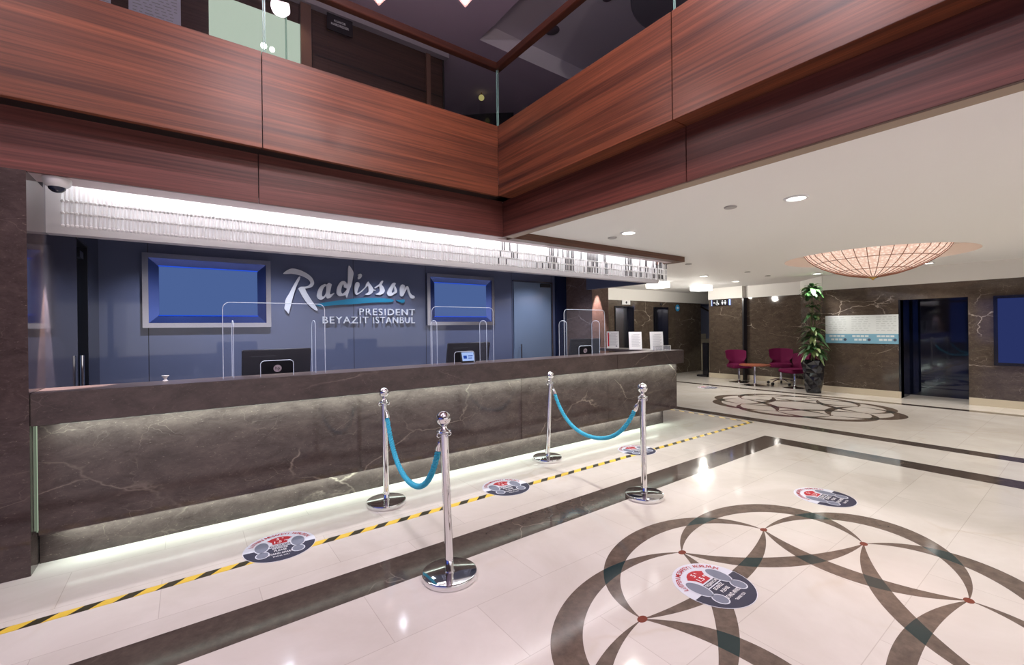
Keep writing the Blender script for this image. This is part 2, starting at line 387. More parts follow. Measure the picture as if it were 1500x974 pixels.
rec=MB(); rec.lathe([(RR,cz-.001),(RR,cz+.16),(RR-.12,cz+.22),(.02,cz+.25)],64,(DC[0],DC[1],0),cap=False)
struct('ceiling',rec,plain('recess_peach',(.80,.73,.67),.7))
struct('ceiling',MB().box(2.88,15,YF,YB+2.4,3.0,3.1),M_white)
# walls of the lobby at the right
dY0,dY1=1.53,2.46
wr=MB(); wr.box(XR,XR+.2,dY1,3.77,0,2.21).box(XR,XR+.2,YF,dY0,0,2.21).box(XR,XR+.2,dY0,dY1,1.925,2.21)
struct('wall_right',wr,M_marbw)
struct('trim_1',MB().box(XR-.012,XR+.2,YF,3.77,2.21,cz),M_frieze)
bb=MB().box(XR-.015,XR+.02,dY1,3.77,0,.13).box(XR-.015,XR+.02,YF,dY0,0,.13)
struct('baseboard_right',bb,M_base)
RT=[(XR,3.77),(XR+.2,3.77),(12.4,4.35),(12.4,4.55),(12.2,4.55)]
struct('wall_return',MB().prism(RT,2.21,lambda a,b,c:(a,b,c)),M_marbw)
struct('trim_2',MB().prism([(a-.008,b+.008) for a,b in RT],cz-2.21,lambda a,b,c:(a,b,2.21+c)),M_frieze)
struct('baseboard_return',MB().prism([(XR-.012,3.77),(XR,3.76),(12.2,4.54),(12.19,4.56)],.13,lambda a,b,c:(a,b,c)),M_base)
struct('wall_seating',MB().box(12.2,12.4,4.5,5.9,0,2.21),M_marbw)
struct('wall_column',MB().box(12.05,12.4,5.9,6.85,0,2.21),M_marbw)
struct('trim_3',MB().box(12.19,12.4,4.5,5.9,2.21,cz).box(12.04,12.4,5.9,6.86,2.21,cz),M_frieze)
struct('baseboard_seating',MB().box(12.18,12.2,4.5,5.9,0,.13).box(12.03,12.05,5.9,6.86,0,.13),M_base)
struct('trim_4',MB().box(12.03,12.2,5.86,5.90,0,2.21),M_blk)
# dark entrance: recessed glass door
struct('door_1',MB().box(12.0,12.03,dY0-.3,dY1+.4,0,2.1),M_dglass)
struct('trim_5',MB().box(XR-.01,XR+.6,dY1,dY1+.03,0,1.93).box(XR+.2,12.0,dY0-.3,dY0,0,2.1).box(XR+.2,12.0,dY1+.03,dY1+.3,0,2.1),M_blkg)
struct('ceiling',MB().box(XR+.2,12.0,dY0-.3,dY1+.4,1.925,1.96),M_blkg)
# lift wall
lw=MB(); LY=8.1
lifts=[(9.46,10.28),(11.19,11.91)]
xs=[6.2,9.46,10.28,11.19,11.91,13.75]
for a,b in ((6.2,9.46),(10.28,11.19),(11.91,13.75)): lw.box(a,b,LY,LY+.2,0,2.21)
for a,b in lifts: lw.box(a,b,LY,LY+.2,2.05,2.21)
struct('wall_lift',lw,M_marbw)
struct('trim_6',MB().box(6.2,15,LY-.012,LY+.2,2.21,cz),M_frieze)
struct('wall_stair',MB().box(14.9,15.0,6.5,9.0,0,2.6).box(13.75,15,8.9,9.0,0,2.6),plain('stair_wall_blue',(.17,.18,.25),.5))
struct('wall_corridor',MB().box(12.4,15,6.3,6.4,0,2.6),M_marbw)
# pillar at the right end of the desk, wall behind reception
struct('wall_pillar',MB().box(6.2,6.66,5.85,8.1,0,cz),M_marbp)
struct('wall_back',MB().box(-.77,6.2,YB,YB+.15,0,2.8),M_bglass)
sm=MB()
for x in (-.35,1.98,3.13,4.86,5.84): sm.box(x-.003,x+.003,YB-.001,YB+.01,.0,2.7)
struct('trim_7',sm,M_black)
struct('trim_8',MB().box(5.93,6.2,YB-.05,YB,0,2.7),plain('deep_blue_jamb',(.01,.016,.05),.15))
struct('wall_left',MB().box(-4,-.77,3.885,4.28,0,2.452),M_marb)
struct('wall_left',MB().box(-.97,-.77,4.28,5.40,0,2.7).box(-.97,-.77,5.4,5.9,2.31,2.7),marble('side_wall_marble',(.03,.028,.035),(.075,.066,.08),(.4,.36,.42),1.0,.08,.6))
struct('wall_left',MB().box(-.97,-.77,5.9,YB,0,2.7),M_blkg)
d=thing('door_2',None,None); d['kind']='structure'
obj('door_leaf',MB().box(-.90,-.86,5.4,5.9,0,2.30),M_bglass2,d)
obj('door_frame',MB().box(-.86,-.765,5.885,5.9,0,2.31).box(-.86,-.765,5.4,5.9,2.295,2.31),M_blk,d)
obj('door_handle',MB().cyl((-.745,5.42,.85),(-.745,5.42,1.27),.013).cyl((-.86,5.42,.9),(-.745,5.42,.9),.008),M_chrome,d)
obj('door_closer',MB().box(-.80,-.77,5.55,5.72,2.16,2.22),M_blk,d)
d=thing('door_3',None,None); d['kind']='structure'
obj('door_leaf',MB().box(4.89,5.80,YB-.03,YB-.005,0,2.33),M_bglass2,d,bevel=.002)
obj('door_handle',MB().cyl((5.0,YB-.1,.75),(5.0,YB-.1,1.17),.014).cyl((5.0,YB-.1,.8),(5.0,YB-.03,.8),.008).cyl((5.0,YB-.1,1.1),(5.0,YB-.03,1.1),.008),M_chrome,d)
obj('door_closer',MB().box(5.52,5.76,YB-.075,YB-.03,2.25,2.32),M_blk,d,bevel=.004)
obj('door_frame',MB().box(4.87,5.83,YB-.04,YB,2.335,2.36).box(5.81,5.84,YB-.04,YB,0,2.36),M_steel,d)
# reception ceiling, soffit, canopy, bulkhead
struct('ceiling',MB().box(-.97,6.2,4.44,YB+.1,2.68,2.74),plain('reception_ceiling',(.20,.20,.24),.5))
struct('trim_9',MB().box(-4,2.77,3.93,4.13,2.452,2.50).box(2.77,6.06,4.02,4.13,2.452,2.50),M_soffit)
struct('trim_10',MB().box(-.77,6.19,4.13,4.45,2.66,2.70),M_white)
bk=MB().box(-.77,6.15,4.34,4.44,2.16,2.66)
struct('trim_11',bk,M_bulk)
struct('trim_12',MB().box(6.05,6.15,4.44,5.85,2.17,2.66),plain('slate_bulkhead_return',(.10,.11,.17),.3))
struct('trim_13',MB().box(2.90,6.19,3.9,4.02,2.45,2.535).box(6.06,6.19,4.02,4.6,2.45,2.535),M_slab)
# fascia of the gallery: upper slanting band, lower band, black shadow gap
def fasc(n,horiz,lo,hi,a,b,z0,z1,dep,mat):
    m_=MB()
    if horiz: m_.box(a,b,lo,hi,z0,z1)
    else: m_.box(lo,hi,a,b,z0,z1)
    return struct(n,m_,mat,bevel=.002)
sX=[-7,-3.6,.469,2.59]; g=.003
fasc('trim_14',True,3.72,3.76,-3.6+g,.469-g,2.82,3.535,0,M_woodX); fasc('trim_14',True,3.72,3.76,.469+g,2.59,2.82,3.535,0,M_woodX); fasc('trim_14',True,3.72,3.76,-7,-3.6-g,2.82,3.535,0,M_woodX)
fasc('trim_15',True,3.90,3.93,-3.6+g,.461-g,2.452,2.85,0,M_wlowX); fasc('trim_15',True,3.90,3.93,.461+g,2.77,2.452,2.85,0,M_wlowX); fasc('trim_15',True,3.90,3.93,-7,-3.6-g,2.452,2.85,0,M_wlowX)
fasc('trim_16',False,2.59,2.75,1.708+g,3.72,2.82,3.535,0,M_woodY); fasc('trim_16',False,2.59,2.75,-2.6,1.708-g,2.82,3.535,0,M_woodY); fasc('trim_16',False,2.59,2.75,YF,-2.6-g,2.82,3.535,0,M_woodY)
fasc('trim_17',False,2.77,2.80,1.725+g,3.90,2.452,2.85,0,M_wlowY); fasc('trim_17',False,2.77,2.80,-2.6,1.725-g,2.452,2.85,0,M_wlowY); fasc('trim_17',False,2.77,2.80,YF,-2.6-g,2.452,2.85,0,M_wlowY)
struct('trim_18',MB().box(-7,2.6,3.77,3.96,3.50,3.53).box(2.66,2.83,YF,3.96,3.50,3.53).box(-7,2.77,3.76,3.96,2.83,2.95).box(2.65,2.90,YF,3.9,2.83,2.95).box(-7,2.8,3.94,3.96,2.46,2.83).box(2.81,2.83,YF,3.9,2.46,2.9),M_black)
struct('trim_19',MB().box(2.80,2.90,YF,3.9,2.452,2.54),M_tan)
# gallery floor slab, upper walls, upper ceiling
struct('floor_gallery',MB().box(-7,9,3.96,9.2,3.1,3.2).box(2.83,9,YF,3.96,3.1,3.2),M_purp)
struct('wall_gallery',MB().box(-7,2.87,5.40,5.6,3.2,5.19),M_wdark)
gp=MB()
for z in (3.9,4.62): gp.box(1.22,2.85,5.392,5.399,z,z+.012)
gp.box(1.17,1.19,5.385,5.399,3.2,5.19).box(2.85,2.87,5.385,5.6,3.2,5.19)
struct('trim_20',gp,M_black)
struct('trim_21',MB().box(1.06,1.17,5.33,5.40,3.2,5.19).box(2.60,2.66,5.37,5.40,3.2,5.19),plain('walnut_post',(.14,.07,.05),.4))
struct('trim_22',MB().box(-7,2.9,5.30,5.39,5.13,5.19),plain('pale_cornice',(.32,.28,.32),.6))
uc=MB()
def rect(m_,a,b,c,d_,z): m_.add([(a,c,z),(b,c,z),(b,d_,z),(a,d_,z)],[(0,1,2,3)])
rect(uc,-7,12,4.83,9,5.2); rect(uc,-7,3.09,YF,4.83,5.2)
struct('ceiling_gallery',uc,M_purp2)
uc=MB(); uc.add([(3.09,4.83,5.2),(12,4.83,5.2),(12,4.83,5.45),(3.09,4.83,5.45)],[(0,1,2,3)]); uc.add([(3.09,4.83,5.2),(3.09,YF,5.2),(3.09,YF,5.45),(3.09,4.83,5.45)],[(0,1,2,3)]); rect(uc,3.09,12,YF,4.83,5.45)
struct('ceiling_gallery',uc,plain('gallery_recess_paint',(.60,.56,.62),.8))
struct('wall_gallery_end',MB().box(8.5,8.6,YF,9,3.2,5.5).box(2.87,8.6,8.9,9,3.2,5.3),plain('gallery_dark',(.03,.025,.03),.6))
# outer walls behind and beside the camera, with the dusk blue entrance glazing
struct('wall_front',MB().box(XL,XR,YF-.1,YF,0,5.5),plain('front_wall',(.25,.20,.18),.5))
struct('wall_outer',MB().box(XL-.1,XL,YF,4,0,.5).box(XL-.1,XL,YF,4,2.5,5.5),plain('outer_wall',(.2,.17,.16),.5))
wn=MB()
for k in range(6): wn.box(XL-.08,XL-.04,YF+.1+k*1.8,YF+1.8+k*1.8-.05,.5,2.5)
struct('window_1',wn,emit('dusk_glazing',(.05,.10,.50),1.3))
# ------------------------------------------------------------------ reception counter
cnt=thing('reception_counter','long dark brown marble reception desk with pale green light under its top','reception desk')
seams=[-.77,.75,2.16,4.05,4.60,6.14]
for i,(a,b) in enumerate(zip([-.77,4.60],[4.60,6.14])):
    obj('countertop',MB().box(a+.001,b-.001,3.90,4.25,.90,1.10),M_marbt,cnt,bevel=.004)
fr=MB()
for a,b in ((-.754,1.45),(1.453,3.05),(3.053,4.50),(4.503,6.06)): fr.box(a,b,3.98,4.03,.205,.90)
obj('front_panel',fr,M_marb,cnt)
obj('led_strip',MB().box(-.769,-.757,4.034,4.04,.21,.895),emit('led_green_white',(.50,.62,.45),.7),cnt)
obj('kick_panel',MB().box(-.765,5.82,4.06,4.12,0,.205).box(5.76,5.82,4.12,4.25,0,.205),M_marb,cnt)
obj('underside_ledge',MB().box(-.765,6.06,4.03,4.25,.205,.22).box(6.0,6.06,4.03,5.85,.2,.9),M_marb,cnt)
obj('return_ledge',MB().box(5.74,6.14,4.251,5.84,1.06,1.10),M_marbt,cnt,bevel=.003)
obj('work_surface',MB().box(-.765,5.74,4.25,5.0,.72,.76),plain('grey_worktop',(.12,.12,.14),.35),cnt,bevel=.004)
obj('back_panel',MB().box(-.765,6.0,4.13,4.22,.22,.90),M_grey,cnt)
# ------------------------------------------------------------------ crystal rod curtain
cur=thing('rod_curtain','long bright curtain of hanging crystal rods lit white above the reception desk','light')
random.seed(3)
tiers=[(2.365,2.60),(2.285,2.355),(2.200,2.275)]
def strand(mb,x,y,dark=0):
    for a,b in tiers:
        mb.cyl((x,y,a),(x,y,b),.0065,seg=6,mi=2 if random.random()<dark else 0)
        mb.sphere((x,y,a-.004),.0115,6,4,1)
n_=0; xs_=[]; x=-.665
while x<6.16: xs_.append(x); x+=.0235 if x<2.4 else random.choice([.0235,.0235,.034,.034,.065])
tmpl=MB(); strand(tmpl,0,0); tm=tmpl.mesh('rod_strand',[M_rod,M_rodj,M_rodrefl])
for x in xs_[:100]:
    o=bpy.data.objects.new('rod_strand',tm); sc.collection.objects.link(o); o.parent=cur; o.location=(x,4.2+random.uniform(-.006,.006),0)
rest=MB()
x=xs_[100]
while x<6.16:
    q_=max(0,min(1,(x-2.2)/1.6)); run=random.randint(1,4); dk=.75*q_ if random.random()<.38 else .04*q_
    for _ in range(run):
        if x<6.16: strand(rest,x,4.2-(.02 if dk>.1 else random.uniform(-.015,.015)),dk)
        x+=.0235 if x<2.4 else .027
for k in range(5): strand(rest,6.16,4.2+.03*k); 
ro=obj('rod_strand',rest,[M_rod,M_rodj,M_rodrefl],cur); ro['kind']='stuff'
obj('rod_rail',MB().box(-.68,6.17,4.185,4.215,2.60,2.612),M_wht,cur)
# ------------------------------------------------------------------ screens on the back wall
def screen(x0,x1,z0,z1,y,label,scrm,fw_=.055,rim=.10):
    t=thing('wall_screen',label,'screen',((x0+x1)/2,y,z0))
    w=(x1-x0)/2; h=z1-z0; f=MB()
    def ringbox(a,b,ya,yb):  # bevelled picture-frame between inset a and b
        o_=[(-w+a,a),(w-a,a),(w-a,h-a),(-w+a,h-a)]; i_=[(-w+b,b),(w-b,b),(w-b,h-b),(-w+b,h-b)]
        f.add([(p[0],ya,p[1]) for p in o_]+[(p[0],yb,p[1]) for p in i_],[(k,(k+1)%4,4+(k+1)%4,4+k) for k in range(4)])
    ringbox(0,0,0,-.05); ringbox(0,fw_,-.05,-.05)
    obj('frame',f,M_frame,t)
    f=MB(); ringbox(fw_,fw_,-.05,-.03); ringbox(fw_,rim+.02,-.03,-.004)
    obj('inner_frame',f,plain('blue_lit_bevel',(.10,.16,.5),.18,.8),t)
    g_=rim+.02
    obj('screen_panel',MB().box(-w+g_,w-g_,-.006,-.002,g_,h-g_),scrm,t)
    for a,b,c,d_ in ((-w+g_-.006,w-g_+.006,g_-.012,g_-.002),(-w+g_-.006,w-g_+.006,h-g_+.002,h-g_+.012)): obj('edge_glow',MB().box(a,b,-.012,-.004,c,d_),M_scrglow,t)
    return t
screen(-.40,.90,1.52,2.385,YB-.002,'blue wall screen in a brushed metal frame, left of the white lettering',M_scr,.055,.13)
screen(3.135,4.44,1.53,2.375,YB-.002,'blue wall screen in a brushed metal frame, right of the white lettering',M_scr,.055,.13)
tv=thing('wall_screen','dark blue screen in a black frame on the marble wall at the right edge','screen',(XR,.45,.72))
obj('frame',MB().box(-.035,0,-.77,-.72,0,1.2).box(-.035,0,.72,.77,0,1.2).box(-.035,0,-.72,.72,0,.05).box(-.035,0,-.72,.72,1.15,1.2),M_blkg,tv)
obj('screen_panel',MB().box(-.02,-.004,-.72,.72,.05,1.15),M_scr2,tv)
# ------------------------------------------------------------------ lettering on the back wall
LOGO={}
LOGO['R bowl']=[(1.054,2.233),(1.078,2.264),(1.119,2.294),(1.157,2.308),(1.202,2.307),(1.258,2.294),(1.314,2.270),(1.364,2.241),(1.407,2.201),(1.432,2.155),(1.435,2.117),(1.420,2.085),(1.391,2.062),(1.347,2.050),(1.322,2.044),(1.333,2.007),(1.361,1.954),(1.396,1.893),(1.424,1.849),(1.450,1.813),(1.478,1.751),(1.452,1.748),(1.416,1.773),(1.373,1.811),(1.331,1.861),(1.289,1.929),(1.258,1.989),(1.237,2.038),(1.252,2.058),(1.269,2.068),(1.319,2.072),(1.362,2.086),(1.384,2.110),(1.388,2.138),(1.374,2.164),(1.342,2.189),(1.299,2.210),(1.250,2.226),(1.201,2.235),(1.153,2.239),(1.098,2.233)]
LOGO['R stem']=[(1.253,2.207),(1.262,2.198),(1.249,2.157),(1.213,2.071),(1.185,1.986),(1.163,1.910),(1.145,1.833),(1.130,1.772),(1.120,1.727),(1.112,1.697),(1.102,1.709),(1.086,1.730),(1.065,1.756),(1.061,1.779),(1.070,1.816),(1.074,1.869),(1.091,1.915),(1.122,1.969),(1.165,2.061),(1.207,2.140),(1.236,2.191)]
LOGO['a']=[(1.574,2.120),(1.600,2.114),(1.630,2.137),(1.643,2.135),(1.670,2.118),(1.663,2.086),(1.649,2.016),(1.645,1.981),(1.661,1.978),(1.698,2.000),(1.702,1.989),(1.671,1.954),(1.651,1.932),(1.618,1.917),(1.598,1.927),(1.592,1.951),(1.565,1.919),(1.526,1.897),(1.494,1.907),(1.475,1.930),(1.472,1.964),(1.489,2.030),(1.522,2.087)]
LOGO['a hole']=[(1.574,2.082),(1.593,2.091),(1.597,2.055),(1.592,2.000),(1.575,1.961),(1.552,1.942),(1.537,1.956),(1.540,2.005),(1.555,2.050)]
LOGO['d']=[(1.912,2.404),(1.936,2.381),(1.974,2.312),(1.966,2.229),(1.940,2.113),(1.918,2.055),(1.896,1.990),(1.878,1.936),(1.869,1.946),(1.860,1.974),(1.837,1.967),(1.806,1.958),(1.772,1.957),(1.745,1.977),(1.735,2.005),(1.739,2.055),(1.760,2.112),(1.795,2.163),(1.829,2.175),(1.860,2.166),(1.884,2.139),(1.891,2.168),(1.896,2.275),(1.902,2.368)]
LOGO['d hole']=[(1.832,2.124),(1.842,2.086),(1.873,2.074),(1.875,2.053),(1.841,2.009),(1.813,1.995),(1.798,2.022),(1.802,2.064),(1.815,2.104)]
LOGO['i']=[(1.989,2.101),(2.003,2.152),(2.025,2.171),(2.057,2.159),(2.060,2.119),(2.042,2.075),(2.027,2.024),(2.037,2.010),(2.081,2.040),(2.139,2.101),(2.157,2.146),(2.190,2.188),(2.212,2.160),(2.252,2.107),(2.268,2.074),(2.296,2.066),(2.296,2.057),(2.268,2.056),(2.255,2.029),(2.221,1.999),(2.184,1.988),(2.140,1.989),(2.155,2.004),(2.185,2.023),(2.196,2.053),(2.193,2.104),(2.182,2.122),(2.149,2.091),(2.105,2.042),(2.076,2.017),(2.026,1.984),(2.001,1.994),(1.991,2.029)]
LOGO['dot']=[(2.041,2.277),(2.062,2.294),(2.087,2.294),(2.098,2.266),(2.076,2.228),(2.047,2.212),(2.040,2.233),(2.047,2.256)]
LOGO['s']=[(2.289,2.105),(2.319,2.128),(2.357,2.156),(2.377,2.187),(2.403,2.212),(2.419,2.207),(2.407,2.173),(2.395,2.150),(2.418,2.122),(2.438,2.078),(2.438,2.048),(2.416,2.017),(2.386,2.001),(2.348,1.994),(2.303,2.002),(2.318,2.013),(2.348,2.029),(2.364,2.060),(2.360,2.111),(2.349,2.122),(2.304,2.094),(2.290,2.092)]
LOGO['o']=[(2.557,2.173),(2.589,2.192),(2.616,2.180),(2.604,2.149),(2.616,2.123),(2.633,2.078),(2.630,2.040),(2.594,2.016),(2.547,1.988),(2.508,1.984),(2.481,2.004),(2.478,2.034),(2.494,2.072),(2.533,2.134)]
LOGO['o hole']=[(2.587,2.137),(2.576,2.106),(2.560,2.075),(2.549,2.041),(2.567,2.034),(2.587,2.047),(2.597,2.061),(2.592,2.099)]
LOGO['n']=[(2.682,2.042),(2.683,2.103),(2.699,2.150),(2.724,2.170),(2.756,2.160),(2.765,2.138),(2.751,2.083),(2.747,2.069),(2.772,2.122),(2.796,2.147),(2.817,2.144),(2.833,2.110),(2.852,2.048),(2.881,2.011),(2.914,2.000),(2.928,1.977),(2.913,1.957),(2.876,1.955),(2.847,1.975),(2.823,2.032),(2.804,2.089),(2.796,2.100),(2.767,2.053),(2.738,1.998),(2.709,1.982),(2.685,2.000)]
LOGO['sw']=[(1.462,1.829),(1.539,1.853),(1.726,1.887),(1.909,1.918),(2.088,1.938),(2.251,1.945),(2.418,1.944),(2.556,1.932),(2.581,1.916),(2.544,1.892),(2.361,1.882),(2.195,1.869),(2.034,1.852),(1.877,1.838),(1.725,1.826),(1.577,1.809),(1.509,1.801)]
LOGO['sw2']=[(2.620,1.922),(2.673,1.929),(2.751,1.935),(2.754,1.894),(2.720,1.882),(2.661,1.901)]
def wallgeo(mb,vs,fs,x0,z0,y,mi=0):
    mb.add([(x0+v[0],y-v[2],z0+v[1]) for v in vs],fs,mi)
sg=thing('wall_lettering','white script and capital lettering with a teal brush stroke on the blue wall','sign',(2.0,YB-.02,1.55))
def wl(keys,name,mat):
    m_=MB()
    for grp in keys:
        vs,fs=curve_geo([smooth_loop(LOGO[k],4) for k in grp],.012); wallgeo(m_,vs,fs,-2.0,-1.55,0)
    return obj(name,m_,mat,sg)
wl([['R bowl'],['R stem']],'letter',M_logo); wl([['a','a hole']],'letter',M_logo); wl([['d','d hole']],'letter',M_logo); wl([['i'],['dot']],'letter',M_logo)
wl([['s']],'letter',M_logo); wl([['o','o hole']],'letter',M_logo); wl([['n']],'letter',M_logo); wl([['sw'],['sw2']],'brush_stroke',M_teal)
for s_,xa,xb,za,zb in (('PRESIDENT',2.053,2.923,1.687,1.785),('BEYAZIT',1.543,2.185,1.566,1.662),('ISTANBUL',2.255,2.922,1.564,1.660)):
    vs,fs=text_geo(s_,xb-xa,zb-za,.02,space=1.16,off=-.006); m_=MB(); wallgeo(m_,vs,fs,(xa+xb)/2-2.0,(za+zb)/2-1.55,0); obj('capital_lettering',m_,M_logo,sg)
# ------------------------------------------------------------------ acrylic shields, monitors and desk items
def shield(x,label):
    t=thing('acrylic_shield',label,'screen guard',(x,4.04,1.1),group='clear acrylic shields on the desk')
    w,h=.37,.59
    def rr(w,h,r,x0=0,z0=0):
        P=[(x0-w,z0),(x0+w,z0)]
        for k in range(7): a=math.pi/2*k/6; P.append((x0+w-r+r*math.cos(a),z0+h-r+r*math.sin(a)))
        for k in range(7): a=math.pi/2+math.pi/2*k/6; P.append((x0-w+r+r*math.cos(a),z0+h-r+r*math.sin(a)))
        return P
    cut=rr(.12,.125,.03); o_=rr(w,h,.05)
    poly=[(-w,0),(-.12,0)]+cut[::-1][:-2]+[(.12,0),(w,0)]+o_[2:]
    # clear sheet
    vs,fs=curve_geo([poly],.0); m_=MB(); m_.add([(v[0],0,v[1]) for v in vs],fs); obj('sheet',m_,M_acr,t)
    def edge(pp,yy=0,th=.005,fn=None):
        q=[(p[0],yy,p[1]) if fn is None else fn(p) for p in pp]; e=MB(); e.tube(q,th/2*1.1,6); return e
    obj('sheet_edge',edge(o_[1:]+[(-w,0)]),M_acre,t); obj('cutout_edge',edge([(.12,0)]+cut[2:]+[(-.12,0)]),M_acre,t)
    for sx in (-1,1):
        f_=rr(.07,.45,.05); fn=lambda p,sx=sx:(sx*.30,.10+p[0],p[1])
        m_=MB(); vs,fs=curve_geo([f_],0); m_.add([fn(v) for v in vs],fs); s1=obj('support',m_,M_acr,t)
        obj('support_edge',edge([f_[1]]+f_[2:]+[f_[0]],fn=fn),M_acre,s1)
    return t
shield(.595,'clear acrylic shield standing in front of the leftmost monitor')
shield(2.35,'clear acrylic shield standing in front of the middle monitor')
shield(4.15,'clear acrylic shield standing nearest the marble pillar')
def monitor(x,y,rz,label,logo):
    t=thing('computer_monitor',label,'monitor',(x,y,.76),rz,group='monitors behind the desk')
    Mt=Matrix.Translation((0,0,.36))@Matrix.Rotation(R_(12),4,'X')
    b=MB(); b.box(-.285,.285,-.012,.02,-.18,.18,0,Mt); h=obj('housing',b,M_blk,t,bevel=.006)
    obj('panel',MB().box(-.272,.272,.0205,.022,-.165,.165,0,Mt),M_lens,t)
    obj('stand',MB().box(-.04,.04,.03,.05,.0,.34).box(-.11,.11,-.06,.14,0,.012),M_blk,t,bevel=.003)
    if logo:
        q=MB(); vs,fs=text_geo('hp',None,.038,.0); 
        q.lathe([(.034,0),(.034,.002)],24,(0,0,0)); vv=[tuple(Mt@Vector((v[0],v[2]-.016,v[1]))) for v in q.v]
        q2=MB(); q2.add([tuple(Mt@Vector((v[0],-.0135-v[2],v[1]))) for v in q.v],q.f,0); q2.add([tuple(Mt@Vector((v[0],-.018,v[1]))) for v in vs],fs,1)
        obj('emblem',q2,[plain('emblem_silver',(.45,.38,.42),.4),M_blk],t)
    obj('vent_slot',MB().box(-.22,-.02,-.0135,-.0125,.12,.124,0,Mt),M_grey,t)
    return t
monitor(.68,4.62,0,'black monitor seen from behind, leftmost on the desk, with a round emblem',True)
monitor(2.74,4.62,-.05,'black monitor seen from behind, with a small lit display in front of it',False)
monitor(4.77,4.66,-.1,'black monitor seen from behind, nearest the marble pillar',True)
t=thing('payment_terminal','small tablet display with a light blue screen standing on the desk ledge','tablet',(2.44,4.10,1.1),-.1)
Mt=Matrix.Rotation(R_(-20),4,'X'); obj('housing',MB().box(-.085,.085,0,.015,0,.13,0,Mt),M_blk,t,bevel=.006)
q=MB().box(-.07,.07,-.002,.0,.02,.115,0,Mt); q.box(-.055,-.015,-.003,-.0021,.045,.08,1,Mt); q.box(.0,.055,-.003,-.0021,.07,.08,1,Mt).box(.0,.045,-.003,-.0021,.045,.055,1,Mt)
obj('display',q,[emit('tablet_glow',srgb(165,190,240),1),emit('tablet_dark',srgb(40,70,160),1)],t)
# items lying on the low worktop, seen mostly as reflections
t=thing('sanitiser_bottle','clear pump bottle standing on the low worktop behind the desk','bottle',(.12,4.80,.76))
obj('bottle_body',MB().lathe([(.032,0),(.034,.01),(.034,.12),(.015,.15),(.012,.165)],20),clear('bottle_plastic',(.7,.75,.8),.5,.2,(1,1,1),'diff'),t); obj('pump',MB().cyl((0,0,.165),(0,0,.20),.006).box(-.03,.006,-.006,.006,.198,.206),M_wht,t)
t=thing('counter_bell','small white cup shaped holder on the desk ledge near the left wall','holder',(-.13,4.22,1.1))
obj('cup',MB().lathe([(.018,0),(.008,.012),(.010,.02),(.024,.04)],20),M_wht,t)
for x,y,l in ((.9,4.5,'white telephone handset base beside the leftmost monitor'),(2.0,4.55,'white telephone on the worktop left of the middle monitor')):
    t=thing('desk_telephone',l,'telephone',(x if x>1 else 1.2,y,.76),.1,group='telephones on the worktop'); obj('phone_body',MB().prism([(-.1,0),(.1,0),(.1,.07),(-.1,.03)],.18,lambda a,b,c:(c-.09,a,b)),M_grey,t,bevel=.004); obj('handset',MB().box(-.085,-.04,-.09,.09,.06,.09),M_blk,t,bevel=.008)
def sheet(x,y,rz,h,w,lean,label,red=False):
    t=thing('notice_holder',label,'notice',(x,y,1.10),rz,group='notices standing at the desk end')
    Mt=Matrix.Rotation(R_(-lean),4,'X'); obj('holder',MB().box(-w/2-.004,w/2+.004,0,.003,0,h+.004,0,Mt).box(-w/2,w/2,0,.06,0,.003),M_acr,t)
    q=MB().box(-w/2,w/2,-.0025,-.001,.002,h,0,Mt)
    for k in range(14):
        z=h*.86-k*h*.052; q.box(-w*.3+(.0 if k else .03),w*(.38-.12*((k*7)%3)/2),-.0032,-.0026,z,z+h*.012,1,Mt)
    if red: q.box(-w*.42,-w*.30,-.0035,-.0026,h*.12,h*.93,2,Mt); q.box(w*.22,w*.34,-.0035,-.0026,h*.10,h*.16,1,Mt)
    obj('paper',q,[M_paper,M_print,M_red],t); return t
sheet(5.85,5.05,-.75,.29,.205,4,'white notice with a red stripe standing on the desk return',True)
sheet(5.75,4.50,-.72,.285,.20,8,'plain white notice standing in the middle of the three on the desk end')
sheet(5.87,4.19,-.70,.285,.20,8,'plain white notice standing beside the low card box on the desk end')
t=thing('card_box','low clear card box with white edges at the right end of the desk','card box',(5.72,3.98,1.10),-.45)
q=MB()
for a,b,c,d_ in ((-.13,.13,0,.008),(-.13,.13,.072,.08),(-.13,-.122,0,.08),(.122,.13,0,.08),(-.004,.004,0,.08)): q.box(a,b,0,.006,c,d_)
obj('box_frame',q,M_wht,t); obj('box_pane',MB().box(-.122,.122,.006,.06,.004,.072),clear('card_pane',(.5,.52,.6),.35,.1,(1,1,1),'diff'),t)
# ------------------------------------------------------------------ dome camera
t=thing('security_camera','white dome security camera under the soffit by the left pillar','camera',(-.655,3.99,2.452))
obj('camera_body',MB().lathe([(.068,0),(.07,-.012),(.062,-.04),(.045,-.055),(.044,-.056)],32),M_wht,t)
obj('camera_lens',MB().lathe([(.044,-.05),(.040,-.068),(.024,-.084),(.002,-.09)],32),M_lens,t)
